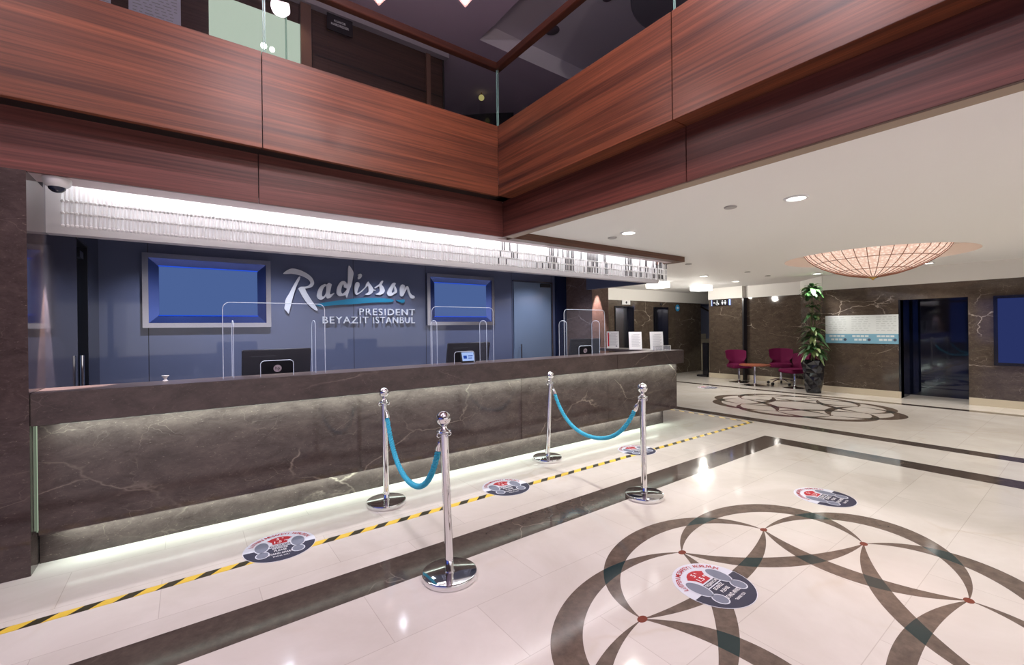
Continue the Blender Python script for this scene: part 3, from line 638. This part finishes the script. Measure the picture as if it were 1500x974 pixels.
# ------------------------------------------------------------------ stanchions and ropes
def stanchion(x,y,lx,label,first=None):
    if first is None:
        t=thing('rope_stanchion',label,'stanchion',(x,y,0),group='chrome rope stanchions')
        obj('base',MB().lathe([(.152,0),(.158,.003),(.160,.008),(.160,.033),(.158,.0365),(.153,.038),(.03,.0385),(.0285,.042),(.026,.043)],96),M_chrome,t)
        obj('base_rim',MB().lathe([(.153,.0005),(.153,.006)],48),M_blk,t)
        obj('pole',MB().lathe([(.0255,.04),(.0255,.10),(.0245,.101),(.0245,.845),(.027,.846)],32),M_chrome,t)
        obj('collar',MB().lathe([(.026,.846),(.040,.852),(.044,.858),(.043,.863),(.028,.868),(.020,.878),(.014,.889),(.020,.898)],32),M_chrome,t)
        obj('ball_finial',MB().sphere((0,0,.936),.043,32,18),M_chrome,t)
        for a in (0,90,180,270):
            r=MB(); c_,s_=math.cos(R_(a)),math.sin(R_(a)); pts=[(c_*(.034+.012*math.sin(q)),s_*(.034+.012*math.sin(q)),.853-.012+.012*math.cos(q)) for q in [math.pi*2*k/12 for k in range(13)]]; r.tube(pts,.003,6); obj('hook_ring',r,M_chrome,t)
    else: t=dup(first,(x,y,0),0,label)
    t.rotation_euler=(0,0,0)
    # a slight lean, the base staying on the floor
    ax=Vector((fw.x,fw.y,0)); M=Matrix.Rotation(lx,3,ax)
    for k in kids(t):
        if k.name.startswith(('pole','collar','ball','hook')): k.rotation_euler=M.to_euler()
    t['lean']=0; del t['lean']
    return t
SL=dict(a=((1.34,3.63),-.010,'chrome stanchion nearest the desk front, at the left end of the left rope'),
        b=((1.237,2.329),-.028,'large nearest chrome stanchion on the dark floor band'),
        c=((3.218,3.736),.045,'chrome stanchion by the desk at the left end of the right rope'),
        d=((3.152,2.394),-.006,'chrome stanchion on the dark floor band at the right end of the right rope'))
first=None; tops={}
for k,((x,y),ln,lb) in SL.items():
    s_=stanchion(x,y,ln,lb,first); first=first or s_
    tops[k]=Vector((x,y,0))+Vector((rt.x,rt.y,0))*ln*.84
def rope(a,b,zlow,label):
    A=tops[a].copy(); B=tops[b].copy(); d_=(B-A); d_.z=0; d_.normalize(); A=A+d_*.045; B=B-d_*.045; za=.842; zb=.842
    t=thing('barrier_rope',label,'rope',tuple(A),group='turquoise barrier ropes')
    L=(B-A).length
    # catenary-like sag
    def P(s_):
        k=2.6; u=2*s_-1; c_=(math.cosh(k*u)-1)/(math.cosh(k)-1); z=zlow+(.76-zlow)*c_
        return Vector((d_.x*(.03+(L-.06)*(s_)),d_.y*(.03+(L-.06)*(s_)),z))
    N_=150; cen=[P(i/N_) for i in range(N_+1)]; m_=MB()
    # four twisted strands
    ln=[0]
    for i in range(1,N_+1): ln.append(ln[-1]+(cen[i]-cen[i-1]).length)
    for s_ in range(3):
        pts=[]
        for i,c_ in enumerate(cen):
            tg=(cen[min(i+1,N_)]-cen[max(i-1,0)]).normalized(); u=Vector((-d_.y,d_.x,0)); v_=tg.cross(u)
            ph=ln[i]*2*math.pi/.062+s_*2*math.pi/3; pts.append(c_+(u*math.cos(ph)+v_*math.sin(ph))*.0122)
        m_.tube(pts,.0085,8)
    obj('rope_cord',m_,M_rope,t)
    for e_,dd in ((P(0),1),(P(1),-1)):
        q=MB(); tg=(P(.03)-P(0)).normalized() if dd==1 else (P(.97)-P(1)).normalized()
        q.lathe([(.010,-.035),(.015,-.03),(.019,0),(.021,.03),(.0205,.032)],20,tuple(e_),axis=tuple(tg))
        top=Vector((d_.x*(-.004 if dd==1 else L+.004),d_.y*(-.004 if dd==1 else L+.004),.838))
        q.tube([e_-tg*.03,(e_-tg*.045+top)/2,top],.005,8)
        ob=obj('rope_end',q,M_chrome,t,label='chrome end fitting')
rope('a','b',.37,'turquoise twisted rope hanging between the two left stanchions')
rope('c','d',.385,'turquoise twisted rope hanging between the two right stanchions')
# ------------------------------------------------------------------ floor tape and stickers
t1=obj('floor_tape',MB().box(-4.5,6.90,3.225,3.285,.0002,.0008),M_tape); tag(t1,'yellow and black striped tape running along the floor in front of the desk','tape')
t2=obj('floor_tape',MB().box(6.83,6.88,3.285,5.9,.0002,.0008),M_tape); tag(t2,'striped tape turning back past the right end of the desk','tape')
def sticker_mesh():
    m_=MB(); S=.22; Z=[.0010,.0014,.0018,.0022,.0026]
    def poly(P,z,mi): m_.add([(p[0]*S,p[1]*S,Z[z]) for p in P],[tuple(range(len(P)))],mi)
    C=lambda cx,cy,rx,ry,n=32,a0=0,a1=360:[(cx+rx*math.cos(R_(a0+(a1-a0)*k/n)),cy+ry*math.sin(R_(a0+(a1-a0)*k/n))) for k in range(n+(0 if a1-a0==360 else 1))]
    poly(C(0,0,1,1,64),0,0)
    m_.lathe([(S,.0002),(S,.0010)],64,cap=False)
    lo=C(0,0,.985,.985,40,183,357); poly(lo,1,1)
    poly([(-.34,-.02),(.34,-.02),(.34,.13),(-.34,.13)],1,1)
    for sx in (-1,1):
        poly(C(sx*.50,.12,.22,.37),2,0); poly(C(sx*.50,.12,.19,.34),3,2)
        poly(C(sx*.48,-.42,.19,.22),2,0); poly(C(sx*.48,-.42,.16,.19),3,2)
    bd=[(-.36,.50)]+[(.36*math.cos(R_(a))*1.0,.40+.27*math.sin(R_(a))) for a in (150,130,110,90,70,50,30)]+[(.36,.50),(.22,.34),(.20,.17),(-.20,.17),(-.22,.34)]
    poly(bd,2,3)
    def txt(s,cx,cy,h,mi,w=None,rot=0,z=4):
        vs,fs=text_geo(s,w,h,0,off=.01); c_,s_=math.cos(rot),math.sin(rot)
        m_.add([((cx+v[0]*c_-v[1]*s_)*S,(cy+v[0]*s_+v[1]*c_)*S,Z[z]) for v in vs],fs,mi)
    txt('5',-.05,.52,.14,4); txt('ft',.09,.55,.07,4); txt('1.5',-.05,.31,.15,4); txt('m',.18,.34,.07,4)
    txt('TEŞEKKÜR',0,.05,.125,4,.56); txt('EDERİZ',0,-.12,.125,4,.42); txt('PLEASE',0,-.30,.10,4,.34); txt('STAND APART',0,-.50,.11,4,.66); txt('THANK YOU',0,-.68,.075,4,.44)
    s='LÜTFEN MESAFEYİ KORUYUN'
    for i,ch in enumerate(s):
        if ch==' ': continue
        a=158-136*i/(len(s)-1); vs,fs=text_geo(ch,None,.13,0,off=.01); r_=R_(a-90); c_,s_=math.cos(r_),math.sin(r_); cx,cy=.85*math.cos(R_(a)),.85*math.sin(R_(a))
        m_.add([((cx+v[0]*c_-v[1]*s_)*S,(cy+v[0]*s_+v[1]*c_)*S,Z[4]) for v in vs],fs,3)
    return m_.mesh('floor_sticker',[M_stw,M_navy,M_stg,M_str,M_stp])
stm=sticker_mesh()
for i,(x,y,rz,lb) in enumerate([(.50,3.37,-.12,'round distancing floor sticker on the striped tape, nearest the left pillar'),(2.36,3.33,-.12,'round distancing floor sticker on the tape between the two ropes'),
   (4.29,3.36,-.12,'round distancing floor sticker on the tape behind the far right stanchion'),(2.385,1.35,.05,'round distancing floor sticker lying on the near oval floor inlay'),
   (4.34,1.46,.05,'round distancing floor sticker on the cream floor beyond the near inlay'),(9.97,5.73,.1,'small far floor sticker beyond the end of the desk')]):
    o=bpy.data.objects.new('floor_sticker',stm); sc.collection.objects.link(o); o.location=(x,y,.0003); o.rotation_euler=(0,0,rz); tag(o,lb,'sticker','round distancing floor stickers')
# ------------------------------------------------------------------ ceiling fittings
def downlight(x,y,z,label,power=30,ang=120,col=CW,r=.085,first=None):
    t=thing('downlight',label,'ceiling light',(x,y,z),group='recessed ceiling downlights')
    obj('trim_ring',MB().lathe([(r*.82,-.004),(r*.85,-.012),(r*1.05,-.012),(r*1.1,-.0005)],32,cap=False),M_wht,t)
    obj('lens',MB().lathe([(.001,-.006),(r*.82,-.006)],32,cap=False),M_ceram,t)
    if power: l=spot('downlight_lamp',(x,y,z-.02),power,col,ang,.8,.06)
for x,y,lb,pw in ((4.14,1.57,'bright recessed downlight nearest the wooden beam',145),(4.04,3.24,'bright recessed downlight just in front of the desk canopy',145),
    (10.63,3.66,'small downlight above the tall potted plant',135),(10.6,1.93,'downlight above the black doorway, right of the glass dome',135),
    (10.66,5.37,'small downlight above the plum chairs',135),(8.9,5.16,'downlight left of the seating corner, nearest the lift lobby',135),(7.0,-4,None,135),(7.2,2.2,None,120),(10.6,0,None,135),(10.6,-2,None,135),(8.8,-.6,None,135),
    (4.3,-1.2,None,135),(7.0,-1.5,None,135),(7.0,.2,None,135)):
    if lb: downlight(x,y,cz,lb,pw)
    else: spot('downlight_lamp',(x,y,cz-.02),pw,CW,120,.8,.06)
for x,y,lb in ((3.95,2.03,'round flat ceiling sensor beside the first downlight'),(4.10,3.53,'pale round ceiling speaker beside the canopy downlight'),(6.94,4.3,'small dark ceiling sensor beyond the canopy end'),
    (9.0,4.3,'small dark ceiling sensor before the seating corner'),(10.1,4.4,'small dark ceiling sensor above the round table')):
    o=obj('ceiling_sensor',MB().lathe([(.05,0),(.055,-.004),(.05,-.012),(.002,-.014)],24),plain('sensor_grey',(.4,.38,.37),.5) ,loc=(x,y,cz)); tag(o,lb,'ceiling sensor','round ceiling sensors')
for x,y,lb in ((9.1,6.45,'glowing square ceiling lamp nearer the desk canopy in the lift lobby'),(10.9,6.4,'glowing square ceiling lamp nearer the restroom sign in the lift lobby')):
    t=thing('ceiling_lamp',lb,'ceiling light',(x,y,cz),group='square lamps of the lift lobby'); obj('lamp_plate',MB().box(-.16,.16,-.16,.16,-.02,0),M_wht,t); obj('lamp_shade',MB().box(-.2,.2,-.2,.2,-.14,-.02),M_lampbox,t,bevel=.01)
# reception downlights (inside the canopy) and scallop lights on the two marble pillars
for x in (-.1,.95,2.4,3.9,5.2): spot('reception_lamp',(x,5.9,2.64),85,(.80,.85,1),120,.8,.04)
point('lift_lobby_lamp',(9.1,6.45,2.32),45,CW,.06); point('lift_lobby_lamp',(10.9,6.4,2.32),45,CW,.06)
spot('pillar_spot_left',(-.665,4.30,2.14),420,(1,.80,.76),32,.25,.015,rot=(0,0,0))
spot('pillar_spot_right',(6.34,5.74,2.40),330,(1,.78,.74),36,.25,.015)
# ------------------------------------------------------------------ glass dome
t=thing('dome_lamp','large shallow peach glass dome lamp with brown ribs set in the round ceiling recess','ceiling lamp',(DC[0],DC[1],0))
prof=[(.02,2.205),(.12,2.215),(.30,2.25),(.48,2.31),(.64,2.385),(.76,2.46),(.86,2.55),(.93,2.66),(.95,2.74)]
obj('glass_dome',MB().lathe(prof,72,cap=False),M_dome,t)
rb=MB()
for k in range(36):
    a=2*math.pi*k/36; rb.tube([((r+.004)*math.cos(a),(r+.004)*math.sin(a),z-.004) for r,z in prof],.0055,5)
obj('ribs',rb,plain('dome_rib_brown',(.30,.12,.07),.4),t,kind='stuff')
for r,z in ((.48,2.306),(.76,2.456)):
    obj('ring_band',MB().tube([((r+.004)*math.cos(a),(r+.004)*math.sin(a),z) for a in [2*math.pi*k/72 for k in range(73)]],.005,6),plain('dome_ring_brown',(.30,.12,.07),.4),t)
obj('finial',MB().lathe([(.085,2.215),(.075,2.20),(.03,2.185),(.012,2.165),(.001,2.155)],24),M_brass,t)
# ------------------------------------------------------------------ balustrade glass and handrail of the gallery
XG,YG=2.61,3.745
def pane(name,a,b,label):
    (xa,ya),(xb,yb)=a,b; d_=Vector((xb-xa,yb-ya,0)).normalized(); nrm=Vector((-d_.y,d_.x,0))*.006
    m_=MB(); P=[Vector((xa,ya,3.54)),Vector((xb,yb,3.54)),Vector((xb,yb,4.12)),Vector((xa,ya,4.12))]; m_.add([p for p in P],[(0,1,2,3)])
    t=thing('glass_balustrade',label,'balustrade',group='glass panes of the gallery balustrade'); obj('pane',m_,M_glass,t)
    e=MB()
    for x,y in ((xa,ya),(xb,yb)): e.box(x-.003,x+.003,y-.003,y+.003,3.535,4.12)
    obj('pane_edge',e,M_glasse,t)
pane('g',(-3.6,YG),(.484,YG),'clear glass balustrade pane on the wooden parapet, left of the joint above the desk')
pane('g',(.496,YG),(XG-.01,YG),'clear glass balustrade pane between the pale backlit panel and the parapet corner')
pane('g',(XG,YG-.01),(XG,1.70),'clear glass balustrade pane on the right hand parapet, nearest the corner')
pane('g',(XG,1.69),(XG,-2.4),'clear glass balustrade pane on the right hand parapet, at the top edge of the photo')
t=thing('gallery_handrail','dark wooden handrail running above the glass balustrade with a corner','handrail')
obj('rail',MB().box(-3.6,XG+.04,YG-.03,YG+.04,4.12,4.185),wood('rail_wood_long','X',(.05,.014,.008),(.15,.045,.022)),t,bevel=.004)
obj('rail',MB().box(XG-.03,XG+.04,-3.6,YG-.03,4.12,4.185),wood('rail_wood_cross','Y',(.05,.014,.008),(.15,.045,.022)),t,bevel=.004)
# things on the upper wall
YW=5.39
def board(x0,x1,z0,z1,label,cat,name,mat,ink=True):
    t=thing(name,label,cat,((x0+x1)/2,YW,z0)); w=(x1-x0)/2; h=z1-z0
    obj('sheet',MB().box(-w,w,-.012,0,0,h),mat,t)
    if ink:
        q=MB(); random.seed(int(x0*100)+7)
        for k in range(9):
            z=h*(.9-.09*k); x=-w*.85
            while x<w*.75:
                l=random.uniform(.02,.07); q.box(x,min(x+l,w*.85),-.0132,-.012,z,z+.008); x+=l+.02
        obj('print',q,M_print,t)
    return t
board(-.40,-.012,4.41,4.75,'printed white notice board on the upper wall, left of the pale backlit panel','notice board','notice_board',plain('notice_lilac',(.50,.50,.62),.5))
board(-.72,-.523,4.40,4.75,'printed white notice board at the top edge, leftmost on the upper wall','notice board','notice_board',plain('notice_lilac2',(.50,.50,.62),.5))
t=board(.215,1.06,4.3,4.90,'large pale green backlit glass panel on the upper gallery wall','panel','backlit_panel',M_sage,False)
obj('glass_fin',MB().box(.27,.275,-.10,-.012,.0,.60),M_glasse,t)
bp=emit('panel_lamp',(1,1,.95),7)
o=obj('lamp_glow',MB().sphere((.06,-.03,.215),.03,16,8).sphere((.14,-.03,.205),.026,16,8),bp,t,label='bright round lamp')
t=thing('hanging_sign','black sign with two lines of white lettering on the upper wood wall','sign',(1.485,YW-.05,4.94))
q=MB().box(-.145,.145,-.006,.006,0,.21); 
for i,s_ in enumerate(('KUAFÖR','HAIRDRESSER')):
    vs,fs=text_geo(s_,.13 if i==0 else .2,.028 if i else .032,0); q.add([(v[0],-.0075,.125-.045*i+v[1]) for v in vs],fs,1)
obj('sign_panel',q,[M_blkg,M_stp],t); obj('sign_rod',MB().cyl((-.1,0,.21),(-.1,0,.245),.003).cyl((.1,0,.21),(.1,0,.245),.003),M_chrome,t)
t=thing('wall_sconce','small yellowish lamp glowing in the dark corner of the gallery','lamp',(3.8,5.9,5.12)); obj('shade',MB().sphere((0,0,0),.045,20,10),emit('sconce_glow',(.45,.38,.15),.8),t); obj('arm',MB().cyl((0,0,.04),(0,0,.08),.008),M_brass,t)
for x,y,z,r_,lb in ((3.98,4.42,5.45,.10,'large dark round speaker in the upper ceiling'),(4.15,3.6,5.45,.06,'small dark round vent in the upper ceiling at the top edge')):
    o=obj('ceiling_speaker',MB().lathe([(r_,0),(r_*1.02,-.006),(r_*.9,-.012),(.002,-.012)],32),plain('speaker_dark',(.08,.06,.08),.6),loc=(x,y,z)); tag(o,lb,'speaker','round speakers of the upper ceiling')
t=thing('wall_television','black television hanging in the dark corner behind the balustrade','television',(4.1,6.2,4.78),-.7); obj('television_body',MB().box(-.45,.45,-.03,.03,-.28,.28),M_blkg,t,bevel=.004); obj('mount',MB().cyl((0,.03,.0),(0,.2,.3),.02),M_blk,t)
t=thing('drum_lampshade','large dark round drum behind the right hand parapet at the top edge','lampshade',(4.35,2.45,4.93)); obj('drum_shell',MB().lathe([(.74,0),(.76,.02),(.76,.42)],64),plain('drum_grey',(.12,.12,.15),.35),t); obj('drum_rim',MB().tube([(.762*math.cos(2*math.pi*k/64),.762*math.sin(2*math.pi*k/64),.25) for k in range(65)],.007,6),M_chrome,t)
# glass pendants in the atrium
M_pend=clear('pendant_glass',(.8,.55,.52),.4,.1,(1,.95,.93),'diff')
def pendant(x,y,z,label):
    t=thing('glass_pendant',label,'pendant lamp',(x,y,z),group='glass pendants of the atrium')
    g_=[(.001,0),(.012,.012),(.024,.03),(.045,.06),(.05,.09),(.03,.13),(.015,.15)]
    obj('glass_drop',MB().lathe(g_,20,cap=False),M_pend,t); 
    obj('glass_shade',MB().lathe([(.03,.15),(.09,.19),(.105,.26),(.06,.32),(.02,.34)],24,cap=False),M_pend,t)
    obj('glass_shade',MB().lathe([(.02,.42),(.10,.47),(.12,.53),(.07,.60),(.02,.62)],24,cap=False),M_pend,t)
    obj('filament',MB().sphere((0,0,.075),.014,12,8),emit('filament_glow',(1,.8,.65),6),t)
    obj('stem',MB().cyl((0,0,.15),(0,0,5.2-z),.004,seg=8),M_brass,t)
pendant(.905,2.475,3.315,'clear glass pendant drop at the top edge, the left of the two'); pendant(1.335,2.235,3.345,'clear glass pendant drop at the top edge, the right of the two')
# ------------------------------------------------------------------ lifts, signs, seating, plant, poster
for i,(a,b) in enumerate(lifts):
    t=thing('lift_door',['steel lift door nearer the marble pillar','steel lift door beside the round blue sign'][i],'lift',((a+b)/2,LY+.1,0),group='steel lift doors')
    w=(b-a)/2; obj('door_leaf',MB().box(-w+.03,-.002,.06,.08,0,2.02),M_steel,t); obj('door_leaf',MB().box(.002,w-.03,.06,.08,0,2.02),M_steel,t)
    obj('door_frame',MB().box(-w,-w+.03,-.12,.09,0,2.05).box(w-.03,w,-.12,.09,0,2.05).box(-w+.03,w-.03,-.12,.09,2.02,2.05),M_blkg,t)
t=thing('lift_indicator','white lift floor indicator above the lift door nearer the marble pillar','indicator',(9.93,LY-.01,2.12)); obj('plate',MB().box(-.17,.17,-.02,0,-.03,.09),M_wht,t); obj('display',MB().lathe([(.035,0),(.035,.005)],20,(0,-.021,.03),axis=(0,-1,0)),M_blk,t)
t=thing('lift_indicator','small dark lift indicator above the lift door beside the round sign','indicator',(11.55,LY-.01,2.12)); obj('plate',MB().lathe([(.035,0),(.04,.02),(.03,.03)],20,(0,0,.02),axis=(0,-1,0)),M_blk,t)
t=thing('round_sign','round blue sign with a white arrow on the dark wall by the lifts','sign',(12.42,LY-.003,2.04)); q=MB().lathe([(.105,0),(.105,.006)],32,(0,0,0),axis=(0,-1,0)); q.add([(p[0],-.008,p[1]) for p in [(-.06,.0),(.0,.05),(0,.02),(.06,.02),(.06,-.02),(0,-.02),(0,-.05)]],[tuple(range(7))],1); obj('sign_disc',q,[plain('sign_blue',(.02,.25,.5),.4),M_stp],t)
# stairs
st=thing('staircase','pale stone staircase with a dark handrail in the opening beside the lifts','stairs')
for k in range(7): obj('step',MB().box(13.8,14.88,6.9+.0+.28*k,7.18+.28*k,0,.17*(k+1)),M_base,st)
obj('handrail',MB().tube([(14.8,6.7,1.05),(14.8,8.8,2.2)],.03,10),plain('dark_rail',(.04,.025,.02),.4),st)
# restroom sign
t=thing('restroom_sign','black lit box sign with wheelchair and two people symbols on the marble column','sign',(12.04,6.48,2.03))
obj('sign_box',MB().box(-.05,0,-.24,.24,0,.16),M_blkg,t); obj('sign_glow',MB().box(-.045,-.002,-.262,-.241,0,.16).box(-.045,-.002,.241,.262,0,.16),emit('sign_blue_glow',(.35,.45,1),2.2),t)
q=MB(); 
def sp_(P): q.add([(-.0525,-p[0],p[1]) for p in P],[tuple(range(len(P)))])
def circ(cx,cy,r,n=16): return [(cx+r*math.cos(2*math.pi*k/n),cy+r*math.sin(2*math.pi*k/n)) for k in range(n)]
for cx in (.06,.14): sp_(circ(cx,.125,.015)); sp_([(cx-.028,.10),(cx+.028,.10),(cx+.024,.05),(cx+.012,.05),(cx+.012,.02),(cx-.012,.02),(cx-.012,.05),(cx-.024,.05)])
sp_(circ(-.09,.13,.014)); sp_([(-.10,.115),(-.08,.115),(-.075,.075),(-.045,.07),(-.03,.03),(-.045,.028),(-.058,.055),(-.095,.06)])
for k in range(14):
    a0=math.pi*.55+k*math.pi*1.5/14; a1=a0+math.pi*1.5/14; f_=lambda r,a:(-.088+r*math.cos(a),.05+r*math.sin(a)); sp_([f_(.030,a0),f_(.040,a0),f_(.040,a1),f_(.030,a1)])
sp_([(-.20,.08),(-.175,.105),(-.175,.09),(-.15,.09),(-.15,.07),(-.175,.07),(-.175,.055)])
obj('symbols',q,emit('sign_white',(1,1,1),1.2),t)
t=thing('stand_display','slim black upright stand beside the marble column by the stairs','stand',(12.15,7.02,0)); obj('upright',MB().box(-.03,.03,-.09,.09,.05,.98),M_blkg,t,bevel=.01); obj('foot',MB().box(-.16,.16,-.12,.2,0,.05),M_blk,t,bevel=.01)
# chairs
def lerp(a,b,t_): return a+(b-a)*t_
def shell(mb,pts,th):
    pass
def chair(x,y,rz,label,castor,zs=.42):
    t=thing('lounge_chair',label,'chair',(x,y,0),rz,group='plum chairs in the seating corner')
    # seat: rounded cushion, front towards -y
    s_=MB(); s_.prism(smooth_loop([(-.20,-.24),(.20,-.24),(.25,-.10),(.24,.16),(.16,.22),(-.16,.22),(-.24,.16),(-.25,-.10)],4),.09,lambda a,b,c:(a,b-.0,zs-.045+c+ .03*max(0,b)))
    obj('seat',s_,M_velvet,t,bevel=.02)
    # back: curved shell, waisted, with a vertical tuft
    b_=MB(); nu,nv=14,9; F=[];B=[]
    for j in range(nv):
        v_=j/(nv-1); z=zs+.04+v_*.37
        hw=.235*(1+.12*v_-.28*math.exp(-((v_-.22)/.14)**2))
        for i in range(nu):
            u=-1+2*i/(nu-1); xx=u*hw; yy=.20+.07*v_-.10*abs(u)**2.2-.0+.012*math.exp(-(u/.12)**2)
            zz=z-.03*(abs(u)**4)*v_; F.append((xx,yy,zz)); B.append((xx,yy+.045,zz))
    n0=len(F); fs=[]
    for j in range(nv-1):
        for i in range(nu-1):
            a=j*nu+i; fs.append((a,a+1,a+nu+1,a+nu)); fs.append((n0+a,n0+a+nu,n0+a+nu+1,n0+a+1))
    for i in range(nu-1): fs.append((i,n0+i,n0+i+1,i+1)); a=(nv-1)*nu+i; fs.append((a,a+1,n0+a+1,n0+a))
    for j in range(nv-1): a=j*nu; fs.append((a,a+nu,n0+a+nu,n0+a)); a+=nu-1; fs.append((a,n0+a,n0+a+nu,a+nu))
    b_.add(F+B,fs,0,True); obj('backrest',b_,M_velvet,t)
    if castor:
        obj('column',MB().lathe([(.035,.12),(.035,.2),(.025,.21),(.025,zs-.04)],20),M_chrome,t)
        for k in range(5):
            a=2*math.pi*k/5+.3; c_,s2=math.cos(a),math.sin(a); lg=obj('leg',MB().tube([(0,0,.13),(c_*.12,s2*.12,.125),(c_*.29,s2*.29,.075)],.016,8,rf=lambda q:1.2-.5*q),M_chrome,t)
            obj('castor',MB().cyl((c_*.29-s2*.02,s2*.29+c_*.02,.032),(c_*.29+s2*.02,s2*.29-c_*.02,.032),.032,seg=16),M_blk,lg)
    else:
        obj('column',MB().lathe([(.05,.035),(.032,.05),(.028,.06),(.028,zs-.04)],20),M_chrome,t); obj('base',MB().lathe([(.235,0),(.24,.008),(.15,.022),(.05,.036)],40),M_chrome,t)
    return t
chair(11.5,5.74,R_(-40),'plum upholstered chair on a round chrome foot, leftmost of the three',False)
chair(11.80,4.86,R_(-68),'plum upholstered swivel chair on castors behind the round table',True,.47)
chair(11.33,4.38,R_(-122),'plum upholstered chair turned sideways beside the potted plant',False,.40)
t=thing('round_table','low round reddish wood table on a chrome pedestal between the plum chairs','table',(11.14,5.18,0))
obj('tabletop',MB().lathe([(.33,.485),(.34,.49),(.34,.51),(.33,.515)],48),M_seatw,t); obj('pedestal',MB().lathe([(.05,.03),(.03,.05),(.028,.06),(.028,.47),(.09,.484)],24),M_chrome,t); obj('base',MB().lathe([(.24,0),(.245,.008),(.15,.022),(.05,.034)],40),M_chrome,t)
# plant
t=thing('potted_plant','tall leafy green plant in a twisted black faceted pot against the marble wall','plant',(10.86,3.83,0))
pt=MB(); sg_=6; lv=8; V=[];Fc=[]
for j in range(lv+1):
    v_=j/lv; r_=.145+.085*v_; z=.0+.70*v_
    for k in range(sg_*2):
        a=2*math.pi*k/(sg_*2)+v_*.9; rr_=r_*(1.0 if (k+j)%2 else .93); V.append((rr_*math.cos(a),rr_*math.sin(a),z))
n2=sg_*2
for j in range(lv):
    for k in range(n2):
        a,b=j*n2+k,j*n2+(k+1)%n2; c,d_=a+n2,b+n2
        Fc+= [(a,b,d_),(a,d_,c)] if (k+j)%2 else [(a,b,c),(b,d_,c)]
Fc.append(tuple(range(n2))[::-1]); pt.add(V,Fc); obj('pot',pt,M_blkg,t); obj('soil',MB().lathe([(.002,.66),(.20,.66)],16,cap=False),plain('soil',(.03,.02,.015),.9),t)
random.seed(11)
stm_=MB(); 
for k in range(3): stm_.tube([(.03*math.cos(k*2.1),.03*math.sin(k*2.1),.66),(.05*math.cos(k*2.1+1),.05*math.sin(k*2.1+1),1.3),(.03*math.cos(k+2),.03*math.sin(k+2),1.7),(.02*math.cos(k),.02*math.sin(k),2.2)],.008,6)
obj('stem',stm_,M_stem,t)
lf=MB()
def leaf(mb,base,dr,L,W,droop,mi):
    dr=Vector(dr).normalized(); side=dr.cross(Vector((0,0,1)))
    if side.length<.1: side=Vector((1,0,0))
    side.normalize(); vs=[];n=6
    for i in range(n+1):
        s_=i/n; c_=Vector(base)+dr*L*s_+Vector((0,0,-droop*L*s_*s_)); w=W*math.sin(math.pi*min(.98,s_*.9+.06))**.8; vs+=[c_-side*w+Vector((0,0,.15*w)),c_,c_+side*w+Vector((0,0,.15*w))]
    fs=[]
    for i in range(n):
        a=i*3; fs+=[(a,a+1,a+4,a+3),(a+1,a+2,a+5,a+4)]
    mb.add(vs,fs,mi,True)
for zc,rad,num,L,W,dz in ((2.19,.06,85,.22,.05,.10),(1.86,.04,16,.17,.045,.05),(1.66,.05,18,.18,.05,.05),(1.28,.06,55,.30,.04,.13),(.95,.08,60,.32,.036,.10)):
    for k in range(num):
        a=random.uniform(0,2*math.pi); e=random.uniform(-.35,1.0); r_=random.uniform(0,rad)
        leaf(lf,(r_*math.cos(a),r_*math.sin(a),zc+random.uniform(-dz,dz)),(math.cos(a),math.sin(a),e),L*random.uniform(.6,1.05),W*random.uniform(.7,1.2),random.uniform(.2,.9),1 if random.random()<.33 else 0)
obj('foliage',lf,[M_leaf,M_leafl],t,kind='stuff')
# poster
t=thing('wall_poster','wide white poster with a pale blue band on the marble wall','poster',(XR-.004,3.10,1.06))
q=MB().box(-.006,0,-.62,.62,.20,.585,0); q.box(-.006,0,-.62,.62,0,.20,1)
random.seed(5)
def pb(y0,y1,z0,z1,mi,dx=.0005): q.box(-.0066-dx,-.006,-y1,-y0,z0,z1,mi)
for c_ in (-.60,-.19,.22):
    for r_ in range(7):
        z=.535-r_*.045; y=c_+.04
        while y<c_+.34:
            l=random.uniform(.03,.09); pb(y,min(y+l,c_+.36),z,z+.012,2); y+=l+.03
    for k in range(4): pb(c_+.05+k*.072,c_+.11+k*.072,.135,.17,0)
    for k in range(3): pb(c_+.085+k*.072,c_+.142+k*.072,.06,.10,0)
    P=[(c_+.335+.028*math.cos(2*math.pi*k/16),.08+.028*math.sin(2*math.pi*k/16)) for k in range(16)]; q.add([(-.0072,-p[0],p[1]) for p in P],[tuple(range(16))],3)
obj('poster_sheet',q,[plain('poster_white',(.62,.66,.66),.5),M_pos_b,plain('poster_ink',(.42,.46,.46),.6),plain('poster_dark',(.05,.06,.1),.5)],t)
